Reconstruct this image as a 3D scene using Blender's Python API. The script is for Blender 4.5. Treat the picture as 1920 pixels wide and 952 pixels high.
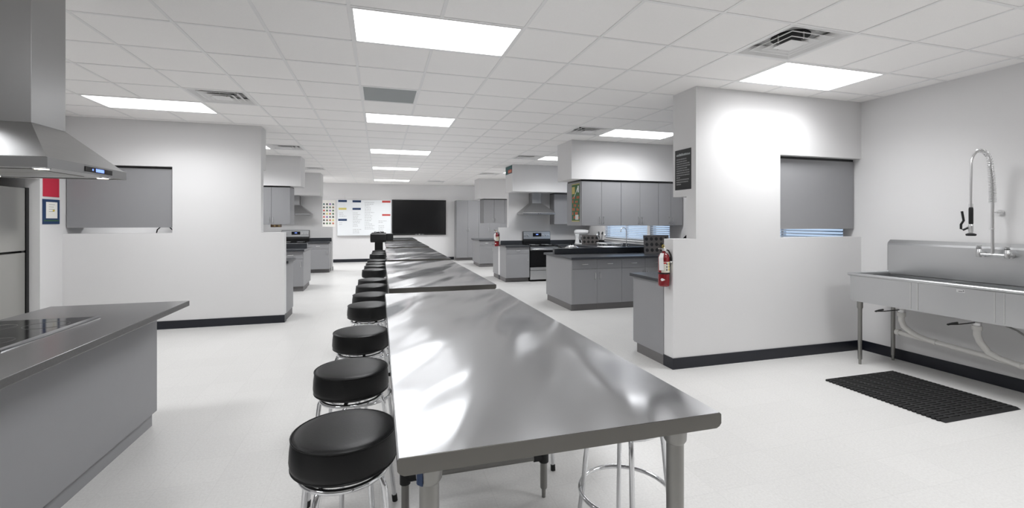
import bpy, bmesh, math, random
from mathutils import Vector, Matrix
random.seed(7)
PI = math.pi
for o in list(bpy.data.objects):
    bpy.data.objects.remove(o)
sc = bpy.context.scene
COL = sc.collection

# ------------------------------------------------------------------ camera
CAM_H = 1.53
cd = bpy.data.cameras.new('camera')
cam = bpy.data.objects.new('camera', cd)
COL.objects.link(cam)
cam.location = (0, 0, CAM_H)
cam.rotation_euler = (PI / 2, 0, -0.2845)
cd.sensor_width = 36
cd.lens = 849 / 1920 * 36
cd.shift_y = -(476 - 414.5) / 1920
cd.clip_start = 0.02
sc.camera = cam

# ------------------------------------------------------------------ world + exposure
w = bpy.data.worlds.new('world')
sc.world = w
w.use_nodes = True
w.node_tree.nodes['Background'].inputs[0].default_value = (0.70, 0.83, 1.0, 1)
w.node_tree.nodes['Background'].inputs[1].default_value = .9
sc.view_settings.view_transform = 'Standard'
sc.view_settings.look = 'None'
sc.view_settings.gamma = 1
sc.view_settings.exposure = 0.13
sc.view_settings.use_curve_mapping = False
LAMP = 4.2          # glow of the lit ceiling panels
LAMP_W = 25         # watts thrown down by each panel

# ------------------------------------------------------------------ materials
def srgb(c):
    f = lambda v: v / 12.92 if v <= .04045 else ((v + .055) / 1.055) ** 2.4
    return tuple(f(x / 255) for x in c) + (1,)

MATS = {}
def mat(name, c, rough=.5, metal=0, var=0, vscale=6, bump=0, bscale=60, emit=None, estr=0,
        stretch=None, aniso=0, spec=None, trans=0, coat=0, bdist=.01, rvar=0):
    m = bpy.data.materials.new(name)
    m.use_nodes = True
    nt = m.node_tree
    b = nt.nodes['Principled BSDF']
    col = srgb(c)
    b.inputs['Base Color'].default_value = col
    b.inputs['Roughness'].default_value = rough
    b.inputs['Metallic'].default_value = metal
    if spec is not None:
        b.inputs['Specular IOR Level'].default_value = spec
    if aniso:
        b.inputs['Anisotropic'].default_value = aniso
    if trans:
        b.inputs['Transmission Weight'].default_value = trans
    if coat:
        b.inputs['Coat Weight'].default_value = coat
        b.inputs['Coat Roughness'].default_value = .1
    if emit:
        b.inputs['Emission Color'].default_value = srgb(emit)
        b.inputs['Emission Strength'].default_value = estr
    tc = nt.nodes.new('ShaderNodeTexCoord')
    mp = nt.nodes.new('ShaderNodeMapping')
    nt.links.new(tc.outputs['Object'], mp.inputs[0])
    if stretch:
        mp.inputs['Scale'].default_value = stretch
    if var or rvar:
        n = nt.nodes.new('ShaderNodeTexNoise')
        n.inputs['Scale'].default_value = vscale
        n.inputs['Detail'].default_value = 5
        nt.links.new(mp.outputs[0], n.inputs[0])
        if var:
            r = nt.nodes.new('ShaderNodeMix')
            r.data_type = 'RGBA'
            r.inputs[6].default_value = tuple(max(0, x * (1 - var)) for x in col[:3]) + (1,)
            r.inputs[7].default_value = tuple(min(1, x * (1 + var)) for x in col[:3]) + (1,)
            nt.links.new(n.outputs[0], r.inputs[0])
            nt.links.new(r.outputs[2], b.inputs['Base Color'])
        if rvar:
            mr = nt.nodes.new('ShaderNodeMapRange')
            mr.inputs[3].default_value = max(0.02, rough - rvar)
            mr.inputs[4].default_value = rough + rvar
            nt.links.new(n.outputs[0], mr.inputs[0])
            nt.links.new(mr.outputs[0], b.inputs['Roughness'])
    if bump:
        n2 = nt.nodes.new('ShaderNodeTexNoise')
        n2.inputs['Scale'].default_value = bscale
        n2.inputs['Detail'].default_value = 3
        nt.links.new(mp.outputs[0], n2.inputs[0])
        bp = nt.nodes.new('ShaderNodeBump')
        bp.inputs['Strength'].default_value = bump
        bp.inputs['Distance'].default_value = bdist
        nt.links.new(n2.outputs[0], bp.inputs['Height'])
        nt.links.new(bp.outputs[0], b.inputs['Normal'])
    MATS[name] = m
    return m

mat('wall', (222, 221, 221), .75, bump=.12, bscale=90, bdist=.004, var=.012, vscale=3)
mat('ceiling_back', (200, 200, 200), .9)
mat('tile', (247, 245, 243), .95, var=.04, vscale=160, bump=.25, bscale=220, bdist=.003)
mat('tee', (236, 235, 234), .5)
mat('baseboard', (16, 19, 30), .35)
mat('laminate', (146, 146, 148), .5, var=.02, vscale=10)
mat('toe', (108, 106, 106), .55)
mat('counter', (58, 60, 64), .28, var=.1, vscale=60)
mat('island_top', (92, 91, 91), .22, var=.12, vscale=90)
mat('chrome', (225, 226, 228), .08, 1)
mat('nickel', (222, 222, 222), .28, 1)
mat('steel', (205, 206, 207), .3, 1, bump=.05, bscale=8, stretch=(1, 60, 60), rvar=.05, vscale=3)
mat('shaded_apron_steel', (128, 126, 122), .32, 1, var=.06, vscale=8)  # tabletop steel, darkened for the dim room it would reflect
mat('steel_dull', (150, 149, 146), .36, 1, var=.06, vscale=8)
mat('hood_steel', (168, 168, 168), .33, 1, stretch=(1, 1, 30), rvar=.06, vscale=6)
mat('vinyl', (13, 13, 14), .42, spec=.35, bump=.15, bscale=140, bdist=.002)
mat('rubber', (20, 20, 21), .6, var=.15, vscale=40)
mat('black', (14, 14, 15), .35)
mat('black_gloss', (10, 10, 12), .08)
mat('screen', (12, 12, 14), .18)
mat('white', (236, 236, 236), .4)
mat('pvc', (226, 224, 220), .35)
mat('paper', (238, 236, 230), .7)
mat('ink', (70, 72, 84), .7)
mat('chalk', (150, 150, 150), .8)
mat('whiteboard', (238, 241, 243), .2)
mat('navy', (30, 56, 96), .5)
mat('cream_yellow', (214, 200, 110), .5)
mat('red_sign', (196, 62, 58), .5)
mat('red_paper', (196, 40, 66), .6)
mat('red_tank', (126, 10, 22), .25, coat=.5)
mat('tank_label', (222, 218, 204), .5)
mat('yellow', (214, 190, 60), .5)
mat('green_print', (62, 104, 62), .6)
mat('orange_print', (188, 92, 62), .6)
mat('teal_print', (50, 92, 92), .6)
mat('tan_print', (196, 178, 104), .6)
mat('purple_print', (130, 90, 170), .6)
mat('lamp_panel', (255, 255, 255), .5, emit=(252, 253, 255), estr=LAMP)
mat('spot', (255, 250, 235), .5, emit=(255, 240, 214), estr=7)
mat('blue_display', (60, 90, 200), .3, emit=(120, 150, 255), estr=1.6)
mat('duct', (12, 12, 12), .7)
mat('grille', (178, 182, 182), .6)
mat('vent_white', (226, 225, 224), .45)
mat('blind', (214, 220, 228), .5)
mat('wood', (120, 86, 52), .5, var=.2, vscale=12)
mat('bag', (170, 140, 100), .7, var=.1, vscale=20, bump=.3, bscale=20)
mat('fridge_steel', (196, 196, 192), .3, 1, stretch=(1, 1, 25), rvar=.05, vscale=5)
mat('pan_grey', (110, 106, 104), .38, .8, var=.08, vscale=30)
mat('brass', (200, 170, 110), .4, .5)

# brushed stainless table top: a sheet that is not quite flat, so its reflections wander
def steel_top():
    m = mat('table_steel', (196, 197, 199), .2, 1)
    nt = m.node_tree
    b = nt.nodes['Principled BSDF']
    tc = nt.nodes['Texture Coordinate']
    n = nt.nodes.new('ShaderNodeTexNoise'); n.inputs['Scale'].default_value = 1.05; n.inputs['Detail'].default_value = .6
    oi = nt.nodes.new('ShaderNodeObjectInfo'); va = nt.nodes.new('ShaderNodeVectorMath'); va.operation = 'ADD'
    sm = nt.nodes.new('ShaderNodeMath'); sm.operation = 'MULTIPLY'; sm.inputs[1].default_value = 7.3
    nt.links.new(oi.outputs['Random'], sm.inputs[0]); nt.links.new(sm.outputs[0], va.inputs[0]); nt.links.new(tc.outputs['Object'], va.inputs[1])
    mq = nt.nodes.new('ShaderNodeMapping'); mq.inputs['Scale'].default_value = (2.9, .8, 1)
    mr0 = nt.nodes.new('ShaderNodeMapping'); mr0.inputs['Rotation'].default_value = (0, 0, .44)
    nt.links.new(va.outputs[0], mr0.inputs[0]); nt.links.new(mr0.outputs[0], mq.inputs[0])
    nt.links.new(mq.outputs[0], n.inputs[0])
    bp = nt.nodes.new('ShaderNodeBump'); bp.inputs['Strength'].default_value = 1; bp.inputs['Distance'].default_value = .12
    nt.links.new(n.outputs[0], bp.inputs['Height'])
    mp = nt.nodes.new('ShaderNodeMapping'); mp.inputs['Scale'].default_value = (220, 3, 1)
    nt.links.new(tc.outputs['Object'], mp.inputs[0])
    n2 = nt.nodes.new('ShaderNodeTexNoise'); n2.inputs['Scale'].default_value = 1.5; n2.inputs['Detail'].default_value = 2
    nt.links.new(mp.outputs[0], n2.inputs[0])
    bp2 = nt.nodes.new('ShaderNodeBump'); bp2.inputs['Strength'].default_value = .04; bp2.inputs['Distance'].default_value = .002
    nt.links.new(n2.outputs[0], bp2.inputs['Height'])
    nt.links.new(bp.outputs[0], bp2.inputs['Normal'])
    nt.links.new(bp2.outputs[0], b.inputs['Normal'])
    n3 = nt.nodes.new('ShaderNodeTexNoise'); n3.inputs['Scale'].default_value = 5; n3.inputs['Detail'].default_value = 6
    nt.links.new(tc.outputs['Object'], n3.inputs[0])
    mr = nt.nodes.new('ShaderNodeMapRange'); mr.inputs[3].default_value = .14; mr.inputs[4].default_value = .22
    nt.links.new(n3.outputs[0], mr.inputs[0]); nt.links.new(mr.outputs[0], b.inputs['Roughness'])
steel_top()

# speckled vinyl floor with hairline seams
def floor_mat():
    m = mat('vinyl_floor', (214, 212, 208), .3)
    nt = m.node_tree
    b = nt.nodes['Principled BSDF']
    tc = nt.nodes['Texture Coordinate']
    n = nt.nodes.new('ShaderNodeTexNoise'); n.inputs['Scale'].default_value = 70; n.inputs['Detail'].default_value = 8; n.inputs['Roughness'].default_value = .75
    nt.links.new(tc.outputs['Object'], n.inputs[0])
    cr = nt.nodes.new('ShaderNodeValToRGB')
    cr.color_ramp.elements[0].position = .3; cr.color_ramp.elements[0].color = srgb((203, 201, 199))
    cr.color_ramp.elements[1].position = .62; cr.color_ramp.elements[1].color = srgb((218, 217, 215))
    nt.links.new(n.outputs[0], cr.inputs[0])
    br = nt.nodes.new('ShaderNodeTexBrick'); br.offset = 0
    br.inputs['Scale'].default_value = 1; br.inputs['Mortar Size'].default_value = .0012
    br.inputs['Brick Width'].default_value = .305; br.inputs['Row Height'].default_value = .305
    br.inputs['Color1'].default_value = (1, 1, 1, 1); br.inputs['Color2'].default_value = (.97, .97, .97, 1); br.inputs['Mortar'].default_value = (.86, .86, .86, 1)
    nt.links.new(tc.outputs['Object'], br.inputs[0])
    mx = nt.nodes.new('ShaderNodeMix'); mx.data_type = 'RGBA'; mx.blend_type = 'MULTIPLY'; mx.inputs[0].default_value = 1
    nt.links.new(cr.outputs[0], mx.inputs[6]); nt.links.new(br.outputs[0], mx.inputs[7])
    nt.links.new(mx.outputs[2], b.inputs['Base Color'])
    n4 = nt.nodes.new('ShaderNodeTexNoise'); n4.inputs['Scale'].default_value = 1.3; n4.inputs['Detail'].default_value = 4
    nt.links.new(tc.outputs['Object'], n4.inputs[0])
    mr = nt.nodes.new('ShaderNodeMapRange'); mr.inputs[3].default_value = .27; mr.inputs[4].default_value = .31
    nt.links.new(n4.outputs[0], mr.inputs[0]); nt.links.new(mr.outputs[0], b.inputs['Roughness'])
floor_mat()

# window glass
def glass_mat():
    m = bpy.data.materials.new('glass'); m.use_nodes = True
    nt = m.node_tree; nt.nodes.remove(nt.nodes['Principled BSDF'])
    out = nt.nodes['Material Output']
    t = nt.nodes.new('ShaderNodeBsdfTransparent'); t.inputs[0].default_value = (.9, .95, 1, 1)
    g = nt.nodes.new('ShaderNodeBsdfGlossy'); g.inputs['Roughness'].default_value = .02
    x = nt.nodes.new('ShaderNodeMixShader'); x.inputs[0].default_value = .06
    nt.links.new(t.outputs[0], x.inputs[1]); nt.links.new(g.outputs[0], x.inputs[2]); nt.links.new(x.outputs[0], out.inputs[0])
    MATS['glass'] = m
glass_mat()

# ------------------------------------------------------------------ mesh helpers
class MB:
    def __init__(s):
        s.v = []; s.f = []
    def box(s, x0, x1, y0, y1, z0, z1):
        if x0 > x1: x0, x1 = x1, x0
        if y0 > y1: y0, y1 = y1, y0
        if z0 > z1: z0, z1 = z1, z0
        n = len(s.v)
        s.v += [(x0, y0, z0), (x1, y0, z0), (x1, y1, z0), (x0, y1, z0), (x0, y0, z1), (x1, y0, z1), (x1, y1, z1), (x0, y1, z1)]
        s.f += [tuple(n + i for i in q) for q in ((0, 3, 2, 1), (4, 5, 6, 7), (0, 1, 5, 4), (1, 2, 6, 5), (2, 3, 7, 6), (3, 0, 4, 7))]
        return s
    def loft(s, rings, cap=True, closed=False):
        n0 = len(s.v); k = len(rings[0])
        for r in rings: s.v += [tuple(p) for p in r]
        m = len(rings)
        for i in range(m if closed else m - 1):
            a = n0 + i * k; b = n0 + ((i + 1) % m) * k
            for j in range(k):
                s.f.append((a + j, a + (j + 1) % k, b + (j + 1) % k, b + j))
        if cap and not closed:
            s.f.append(tuple(n0 + j for j in range(k - 1, -1, -1)))
            s.f.append(tuple(n0 + (m - 1) * k + j for j in range(k)))
        return s
    def prism(s, pts, axis, a, b):
        def P(p, t):
            return (t, p[0], p[1]) if axis == 'x' else (p[0], t, p[1]) if axis == 'y' else (p[0], p[1], t)
        return s.loft([[P(p, a) for p in pts], [P(p, b) for p in pts]])
    def tube(s, path, r, n=10, cap=True, closed=False):
        path = [Vector(p) for p in path]
        rs = r if isinstance(r, (list, tuple)) else [r] * len(path)
        rings = []; m = len(path); nrm = None
        for i in range(m):
            if closed: t = path[(i + 1) % m] - path[i - 1]
            else: t = path[min(i + 1, m - 1)] - path[max(i - 1, 0)]
            if t.length < 1e-9: t = Vector((0, 0, 1))
            t.normalize()
            if nrm is None:
                a = Vector((0, 0, 1)) if abs(t.z) < .9 else Vector((1, 0, 0))
                nrm = (a - t * a.dot(t)).normalized()
            else:
                nrm = (nrm - t * nrm.dot(t)).normalized()
            bn = t.cross(nrm)
            rings.append([path[i] + (nrm * math.cos(2 * PI * j / n) + bn * math.sin(2 * PI * j / n)) * rs[i] for j in range(n)])
        return s.loft(rings, cap, closed)
    def cyl(s, p, q, r, n=16, r2=None):
        return s.tube([p, q], [r, r if r2 is None else r2], n)
    def lathe(s, prof, c=(0, 0, 0), n=32, cap=True):
        return s.loft([[(c[0] + r * math.cos(2 * PI * j / n), c[1] + r * math.sin(2 * PI * j / n), c[2] + z) for j in range(n)] for r, z in prof], cap)
    def ring(s, c, R, r, n=36, k=8, axis='z'):
        pts = []
        for i in range(n):
            a = 2 * PI * i / n; u, v = R * math.cos(a), R * math.sin(a)
            pts.append((c[0] + u, c[1] + v, c[2]) if axis == 'z' else (c[0] + u, c[1], c[2] + v) if axis == 'y' else (c[0], c[1] + u, c[2] + v))
        return s.tube(pts, r, k, closed=True)
    def build(s, name, m, parent=None, smooth=None, bevel=0, loc=None, segs=2):
        me = bpy.data.meshes.new(name)
        me.from_pydata([tuple(p) for p in s.v], [], s.f)
        bm = bmesh.new(); bm.from_mesh(me)
        bmesh.ops.recalc_face_normals(bm, faces=bm.faces)
        bm.to_mesh(me); bm.free()
        me.materials.append(MATS[m])
        if smooth is not None:
            me.polygons.foreach_set('use_smooth', [True] * len(me.polygons))
            me.set_sharp_from_angle(angle=math.radians(smooth))
        o = bpy.data.objects.new(name, me)
        COL.objects.link(o)
        if parent: o.parent = parent
        if loc: o.location = loc
        if bevel:
            bv = o.modifiers.new('bevel', 'BEVEL'); bv.width = bevel; bv.segments = segs; bv.limit_method = 'ANGLE'
        return o

def tag(o, label=None, cat=None, group=None, kind=None):
    if label: o['label'] = label
    if cat: o['category'] = cat
    if group: o['group'] = group
    if kind: o['kind'] = kind
    return o
def empty(name, loc=(0, 0, 0), rz=0):
    o = bpy.data.objects.new(name, None); COL.objects.link(o)
    o.location = loc; o.rotation_euler = (0, 0, rz); o.empty_display_size = .1
    return o
CH = {}
def copy_tree(o, parent=None):
    c = o.copy(); COL.objects.link(c); c.parent = parent
    for ch in list(o.children):
        copy_tree(ch, c)
    return c
def struct(name, b, m, label, cat, parent=None, **k):
    return tag(b.build(name, m, parent, **k), label, cat, kind='structure')
def boxes(*bs):
    b = MB()
    for q in bs: b.box(*q)
    return b

# ------------------------------------------------------------------ room shell
ZC = 2.945
XR, XL, XLF = 5.52, -4.093, -4.95
YB, YF = 17.95, -6.5
struct('floor', boxes((XLF - .2, XR + .2, YF - .2, YB + .2, -.1, 0)), 'vinyl_floor', 'pale speckled vinyl floor of the whole teaching kitchen', 'floor')

# windows in the sink-side wall (y0, y1, z0, z1)
WINS = [(4.24, 6.1, 1.1, 2.25), (7.74, 8.42, 1.1, 2.25), (8.52, 10.42, 1.1, 2.25)]
b = MB(); y = YF
for (a0, a1, z0, z1) in WINS:
    b.box(XR, XR + .15, y, a0, 0, ZC + .06); b.box(XR, XR + .15, a0, a1, 0, z0); b.box(XR, XR + .15, a0, a1, z1, ZC + .06); y = a1
b.box(XR, XR + .15, y, YB + .15, 0, ZC + .06)
struct('wall_right', b, 'wall', 'long white wall behind the steel sink, with blinded windows', 'wall')
struct('wall_back', boxes((XLF, XR - .001, YB, YB + .15, 0, ZC + .06)), 'wall', 'white end wall carrying the whiteboard and television', 'wall')
struct('wall_left', boxes((XL - .15, XL, 7.12, YB - .001, 0, ZC + .06), (XLF, XL - .151, 7.12, 7.25, 0, ZC + .06)), 'wall', 'white wall carrying the red sheet and framed certificate', 'wall')
struct('wall_alcove', boxes((XLF - .15, XLF - .001, YF, 7.25, 0, ZC + .06)), 'wall', 'white wall at the back of the refrigerator alcove', 'wall')
struct('wall_alcove_shade', boxes((XLF, XL, 6.24, 7.119, 2.06, ZC + .01), (XLF, XL, 6.1, 6.239, 0, ZC + .01)), 'wall', 'added white header and side return shading the refrigerator alcove', 'wall')  # header and unseen side return, added to darken the space above the refrigerator
struct('wall_front', boxes((XLF, XR - .001, YF - .15, YF, 0, ZC + .06)), 'wall', 'plain white end wall opposite the television', 'wall')

# partition beside the sink
b = boxes((2.908, XR - .001, 4.02, 4.175, 0, 1.345), (3.188, 4.303, 4.02, 4.175, 1.345, ZC + .01), (4.303, XR - .001, 4.02, 4.175, 2.275, ZC + .01),
          (3.188, 4.2, 4.175, 4.407, 1.8, ZC + .01))
struct('wall_sink_partition', b, 'wall', 'white stepped partition wall beside the steel sink with pass-through opening', 'wall')
# partition behind the cooktop island
b = boxes((XL + .001, -1.385, 7.54, 7.695, 0, 1.36), (-2.831, -1.70, 7.54, 7.695, 1.36, ZC + .01), (XL + .001, -2.831, 7.54, 7.695, 2.305, ZC + .01),
          (-3.9, -1.70, 7.695, 7.85, 2.315, ZC + .01))
struct('wall_island_partition', b, 'wall', 'white stepped partition wall behind the cooktop island with pass-through opening', 'wall')
# partition with the range on the sink side, farther in
b = boxes((3.03, XR - .001, 11.5, 11.655, 0, 1.36), (3.27, XR - .001, 11.5, 11.655, 1.36, ZC + .01))
struct('wall_range_partition', b, 'wall', 'white stepped partition wall behind the range and steel chimney hood on the window side', 'wall')
b = boxes((XL + .001, -1.40, 15.05, 15.2, 0, 1.36), (XL + .001, -1.70, 15.05, 15.2, 1.36, ZC + .01))
struct('wall_far_partition', b, 'wall', 'white stepped partition wall behind the range near the food poster', 'wall')
# soffits
struct('wall_soffit_peninsula', boxes((3.205, XR - .001, 7.27, 7.91, 2.268, ZC + .01)), 'wall', 'white boxed soffit above the poster-bearing wall cabinets', 'soffit')
struct('wall_soffit_range', boxes((3.185, XR - .001, 10.83, 11.499, 2.275, ZC + .01)), 'wall', 'white boxed soffit above the steel chimney hood, with teal sign on its end', 'soffit')
struct('wall_soffit_tall_cabinets', boxes((3.155, XR - .001, 14.7, 15.4, 2.28, ZC + .01)), 'wall', 'white boxed soffit near the tall grey cabinets', 'soffit')
struct('wall_soffit_left', boxes((XL + .001, -1.65, 10.79, 11.35, 2.295, ZC + .01)), 'wall', 'white boxed soffit above wall cabinets behind the island partition', 'soffit')
struct('wall_soffit_far', boxes((XL + .001, -1.67, 14.37, 15.049, 2.295, ZC + .01)), 'wall', 'white boxed soffit above the range near the food poster', 'soffit')

# baseboards
BH = .115
def baseboard(name, label, *bs):
    struct(name, boxes(*bs), 'baseboard', label, 'baseboard')
baseboard('baseboard_right', 'black vinyl baseboard along the wall under the sink', (XR - .008, XR, YF + .01, 4.008, 0, BH))
baseboard('baseboard_sink_partition', 'black vinyl baseboard along the partition beside the sink', (2.899, XR - .009, 4.011, 4.02, 0, BH), (2.899, 2.908, 4.02, 4.176, 0, BH))
baseboard('baseboard_island_partition', 'black vinyl baseboard along the partition behind the cooktop island', (XL + .01, -1.377, 7.531, 7.54, 0, BH), (-1.385, -1.377, 7.54, 7.68, 0, BH))
baseboard('baseboard_range_partition', 'black vinyl baseboard at the end of the range partition', (3.021, 3.03, 11.5, 11.655, 0, BH))
baseboard('baseboard_far_partition', 'black vinyl baseboard at the end of the partition near the food poster', (-1.40, -1.391, 15.05, 15.2, 0, BH))
baseboard('baseboard_back', 'black vinyl baseboard under the whiteboard and television', (XL + .01, 2.84, YB - .009, YB, 0, BH))
baseboard('baseboard_left', 'black vinyl baseboard below the framed certificate', (XL, XL + .009, 7.13, 7.53, 0, BH))

# ------------------------------------------------------------------ ceiling: grid, tiles, lamps, diffusers
GX, GY, GP = -.195, 3.163, .61
ceil = struct('ceiling', boxes((XLF - .1, XR + .1, YF - .1, YB + .1, ZC + .07, ZC + .12)), 'ceiling_back', 'suspended ceiling of white square tiles in a metal grid', 'ceiling')
b = MB()
i0, i1 = math.floor((XLF - GX) / GP), math.ceil((XR - GX) / GP)
j0, j1 = math.floor((YF - GY) / GP), math.ceil((YB - GY) / GP)
for j in range(j0, j1 + 1):
    y = GY + j * GP
    if YF < y < YB: b.box(XLF, XR, y - .012, y + .012, ZC + .0006, ZC + .03)
b.box(XR - .02, XR - .001, YF, YB, ZC + .001, ZC + .03); b.box(XLF, XR, YB - .02, YB - .001, ZC + .001, ZC + .03)
GRIDB = b
LAMPS = {}
for jj in (-5, 0, 5, 10, 15, 21): LAMPS[(0, jj)] = 'centre'
for jj in (-5, 0, 5, 10, 15, 20): LAMPS[(6, jj)] = 'right'  # farthest panel is unseen, added to brighten the television wall
for jj in (-5, 0, 5, 10, 15, 20): LAMPS[(-5, jj)] = 'left'  # farthest one here is likewise an unseen panel added for far-end light
VENTS = [(-3, 4), (-3, 10), (-3, 16), (5, -1), (5, 5), (5, 10), (5, 16), (3, 21)]
for i in range(i0, i1 + 1):
    x = GX + i * GP
    if not XLF < x < XR: continue
    start = None
    for j in range(j0, j1 + 1):
        inside = (i - 1, j) in LAMPS
        if not inside and start is None: start = j
        if (inside or j == j1) and start is not None:
            GRIDB.box(x - .012, x + .012, max(YF, GY + start * GP), min(YB, GY + j * GP), ZC, ZC + .03); start = None
GRIDB.build('grid', 'tee', ceil)
used = set()
for (i, j) in LAMPS: used |= {(i, j), (i + 1, j)}
used |= set(VENTS); used.add((0, 3))
cells = []
for i in range(i0, i1):
    for j in range(j0, j1):
        if (i, j) in used: continue
        xa, xb = max(GX + i * GP, XLF), min(GX + (i + 1) * GP, XR)
        ya, yb = max(GY + j * GP, YF), min(GY + (j + 1) * GP, YB)
        if xb - xa < .05 or yb - ya < .05: continue
        cx, cy = (xa + xb) / 2, (ya + yb) / 2
        r = cx * math.cos(.2845) - cy * math.sin(.2845); d = cx * math.sin(.2845) + cy * math.cos(.2845)
        vis = d > .3 and abs(r / d) < 1.2 and (ZC - CAM_H) / d * 849 < 470
        hid = (cx > 3.3 and 4.3 < cy < 5.2) or (cx < -2 and cy > 7.6)
        cells.append((0 if vis and not hid else 1, d if d > 0 else 99, xa, xb, ya, yb))
cells.sort()
proto = {}
rest = MB()
for k, (h_, d_, xa, xb, ya, yb) in enumerate(cells):
    if k < 300:
        key = (round(xb - xa, 3), round(yb - ya, 3))
        if key not in proto:
            wx, wy = key[0] / 2 - .004, key[1] / 2 - .004
            t = MB().loft([[(-wx, -wy, .014), (wx, -wy, .014), (wx, wy, .014), (-wx, wy, .014)],
                           [(-wx, -wy, .006), (wx, -wy, .006), (wx, wy, .006), (-wx, wy, .006)],
                           [(-wx + .012, -wy + .012, .0035), (wx - .012, -wy + .012, .0035), (wx - .012, wy - .012, .0035), (-wx + .012, wy - .012, .0035)]])
            o = t.build('ceiling_tile', 'tile', ceil); proto[key] = o
        else:
            o = proto[key].copy(); COL.objects.link(o)
        o.location = ((xa + xb) / 2, (ya + yb) / 2, ZC + random.uniform(-.0006, .0008))
    else:
        rest.box(xa + .004, xb - .004, ya + .004, yb - .004, ZC + .0035, ZC + .014)
tag(rest.build('tile_field', 'tile', ceil), kind='stuff')

ORD = ['first', 'second', 'third', 'fourth', 'fifth', 'sixth', 'seventh', 'eighth', 'ninth', 'tenth', 'eleventh', 'twelfth', 'thirteenth', 'fourteenth', 'fifteenth', 'sixteenth']
LL = {'centre': ('lit ceiling panel above the row of steel tables', 'panels above the tables'),
      'right': ('lit ceiling panel above the sink and window kitchens', 'panels above the window-side kitchens'),
      'left': ('lit ceiling panel on the refrigerator side of the room', 'panels on the refrigerator side')}
lp = None
for (i, j), side in LAMPS.items():
    if lp is None:
        lp = empty('ceiling_light')
        W, D = 2 * GP, GP
        f = boxes((.012, W - .012, .012, .024, -.002, .03), (.012, W - .012, D - .024, D - .012, -.002, .03), (.012, .024, .024, D - .024, -.002, .03), (W - .024, W - .012, .024, D - .024, -.002, .03))
        f.build('frame', 'tee', lp)
        boxes((.024, W - .024, .024, D - .024, .004, .010)).build('diffuser', 'lamp_panel', lp)
        ld = bpy.data.lights.new('lamp', 'AREA'); ld.shape = 'RECTANGLE'; ld.size = W - .06; ld.size_y = D - .06
        ld.energy = LAMP_W; ld.color = (.97, .985, 1.0); ld.spread = math.radians(145)
        lo = bpy.data.objects.new('lamp', ld); COL.objects.link(lo); lo.parent = lp; lo.location = (W / 2, D / 2, -.001)
        o = lp
    else:
        o = copy_tree(lp)
    o.location = (GX + i * GP, GY + j * GP, ZC)
    wf = 1.4 if j >= 15 else 1.15 if j >= 10 else (.75 if (i, j) == (6, 0) else 1.6 if (i, j) == (6, -5) else .8 if j < 0 else 1)
    for ch in o.children:
        if ch.type == 'LIGHT' and wf != 1:
            ch.data = ch.data.copy(); ch.data.energy = LAMP_W * wf
            if (i, j) == (6, 0): ch.data.spread = math.radians(135)
    nj = sorted([q for (p_, q), s_ in LAMPS.items() if s_ == side], reverse=True).index(j)
    tag(o, LL[side][0] + ', ' + ('nearest' if nj == 0 else ORD[nj] + ' from') + ' the television wall', 'light', LL[side][1])

def sq_ring(b, a0, z0, a1, z1, t=.004):
    s = lambda a, z: [(-a, -a, z), (a, -a, z), (a, a, z), (-a, a, z)]
    b.loft([s(a0, z0), s(a1, z1), s(a1, z1 + t), s(a0, z0 + t)], cap=False, closed=True)
VL = {(-3, 4): 'white square ceiling air diffuser beside the lit panel over the island partition', (-3, 10): 'white ceiling air diffuser by the soffit behind the island partition',
      (-3, 16): 'white ceiling air diffuser by the soffit near the food poster', (5, -1): 'large white ceiling air diffuser above the sink area with dark round duct',
      (5, 5): 'white ceiling air diffuser by the soffit over the poster-bearing cabinets', (5, 10): 'white ceiling air diffuser by the soffit with the teal sign',
      (5, 16): 'white ceiling air diffuser by the soffit near the tall cabinets', (3, 21): 'white ceiling air diffuser in front of the television wall'}
vp = None
for c in VENTS:
    if vp is None:
        vp = empty('air_diffuser'); H = GP / 2 - .013
        b = MB(); sq_ring(b, H, 0, H - .022, 0); sq_ring(b, H - .022, 0, H - .085, .05); b.build('outer_frame', 'vent_white', vp)
        b = MB(); sq_ring(b, .2, .002, .145, .034); sq_ring(b, .2, .002, .208, .002); b.build('louver', 'vent_white', vp)
        b = MB(); sq_ring(b, .135, -.004, .088, .022); sq_ring(b, .135, -.004, .143, -.004); b.build('louver', 'vent_white', vp)
        b = boxes((-.09, .09, -.09, .09, -.008, -.004)); b.build('centre_plate', 'vent_white', vp, bevel=.002)
        b = boxes((-.25, .25, -.25, .25, .066, .069)); b.build('back_plate', 'vent_white', vp)
        MB().lathe([(.14, .056), (.14, .065)], n=28).build('duct_opening', 'duct', vp)
        for sx, sy in ((1, 0), (-1, 0), (0, 1), (0, -1)):
            boxes((sx * .12 - .004, sx * .12 + .004, sy * .12 - .004, sy * .12 + .004, 0, .056)).build('bracket', 'vent_white', vp)
        o = vp
    else:
        o = copy_tree(vp)
    o.location = (GX + (c[0] + .5) * GP, GY + (c[1] + .5) * GP, ZC)
    tag(o, VL[c], 'air vent', 'ceiling air diffusers')
g = empty('return_grille', (GX + .5 * GP, GY + 3.5 * GP, ZC))
tag(g, 'grey perforated return air grille set in the ceiling between two lit panels', 'air vent')
H = GP / 2 - .013
b = MB(); sq_ring(b, H, .001, H - .014, .001); b.build('frame', 'tee', g)
b = MB()
n = 46
for k in range(n):
    t = -H + .014 + (2 * H - .028) * k / n
    b.box(-H + .014, H - .014, t, t + .007, .003, .006)
tag(b.build('perforated_panel', 'grille', g), kind='stuff')
boxes((-H, H, -H, H, .008, .011)).build('backing', 'grille', g)

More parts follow.
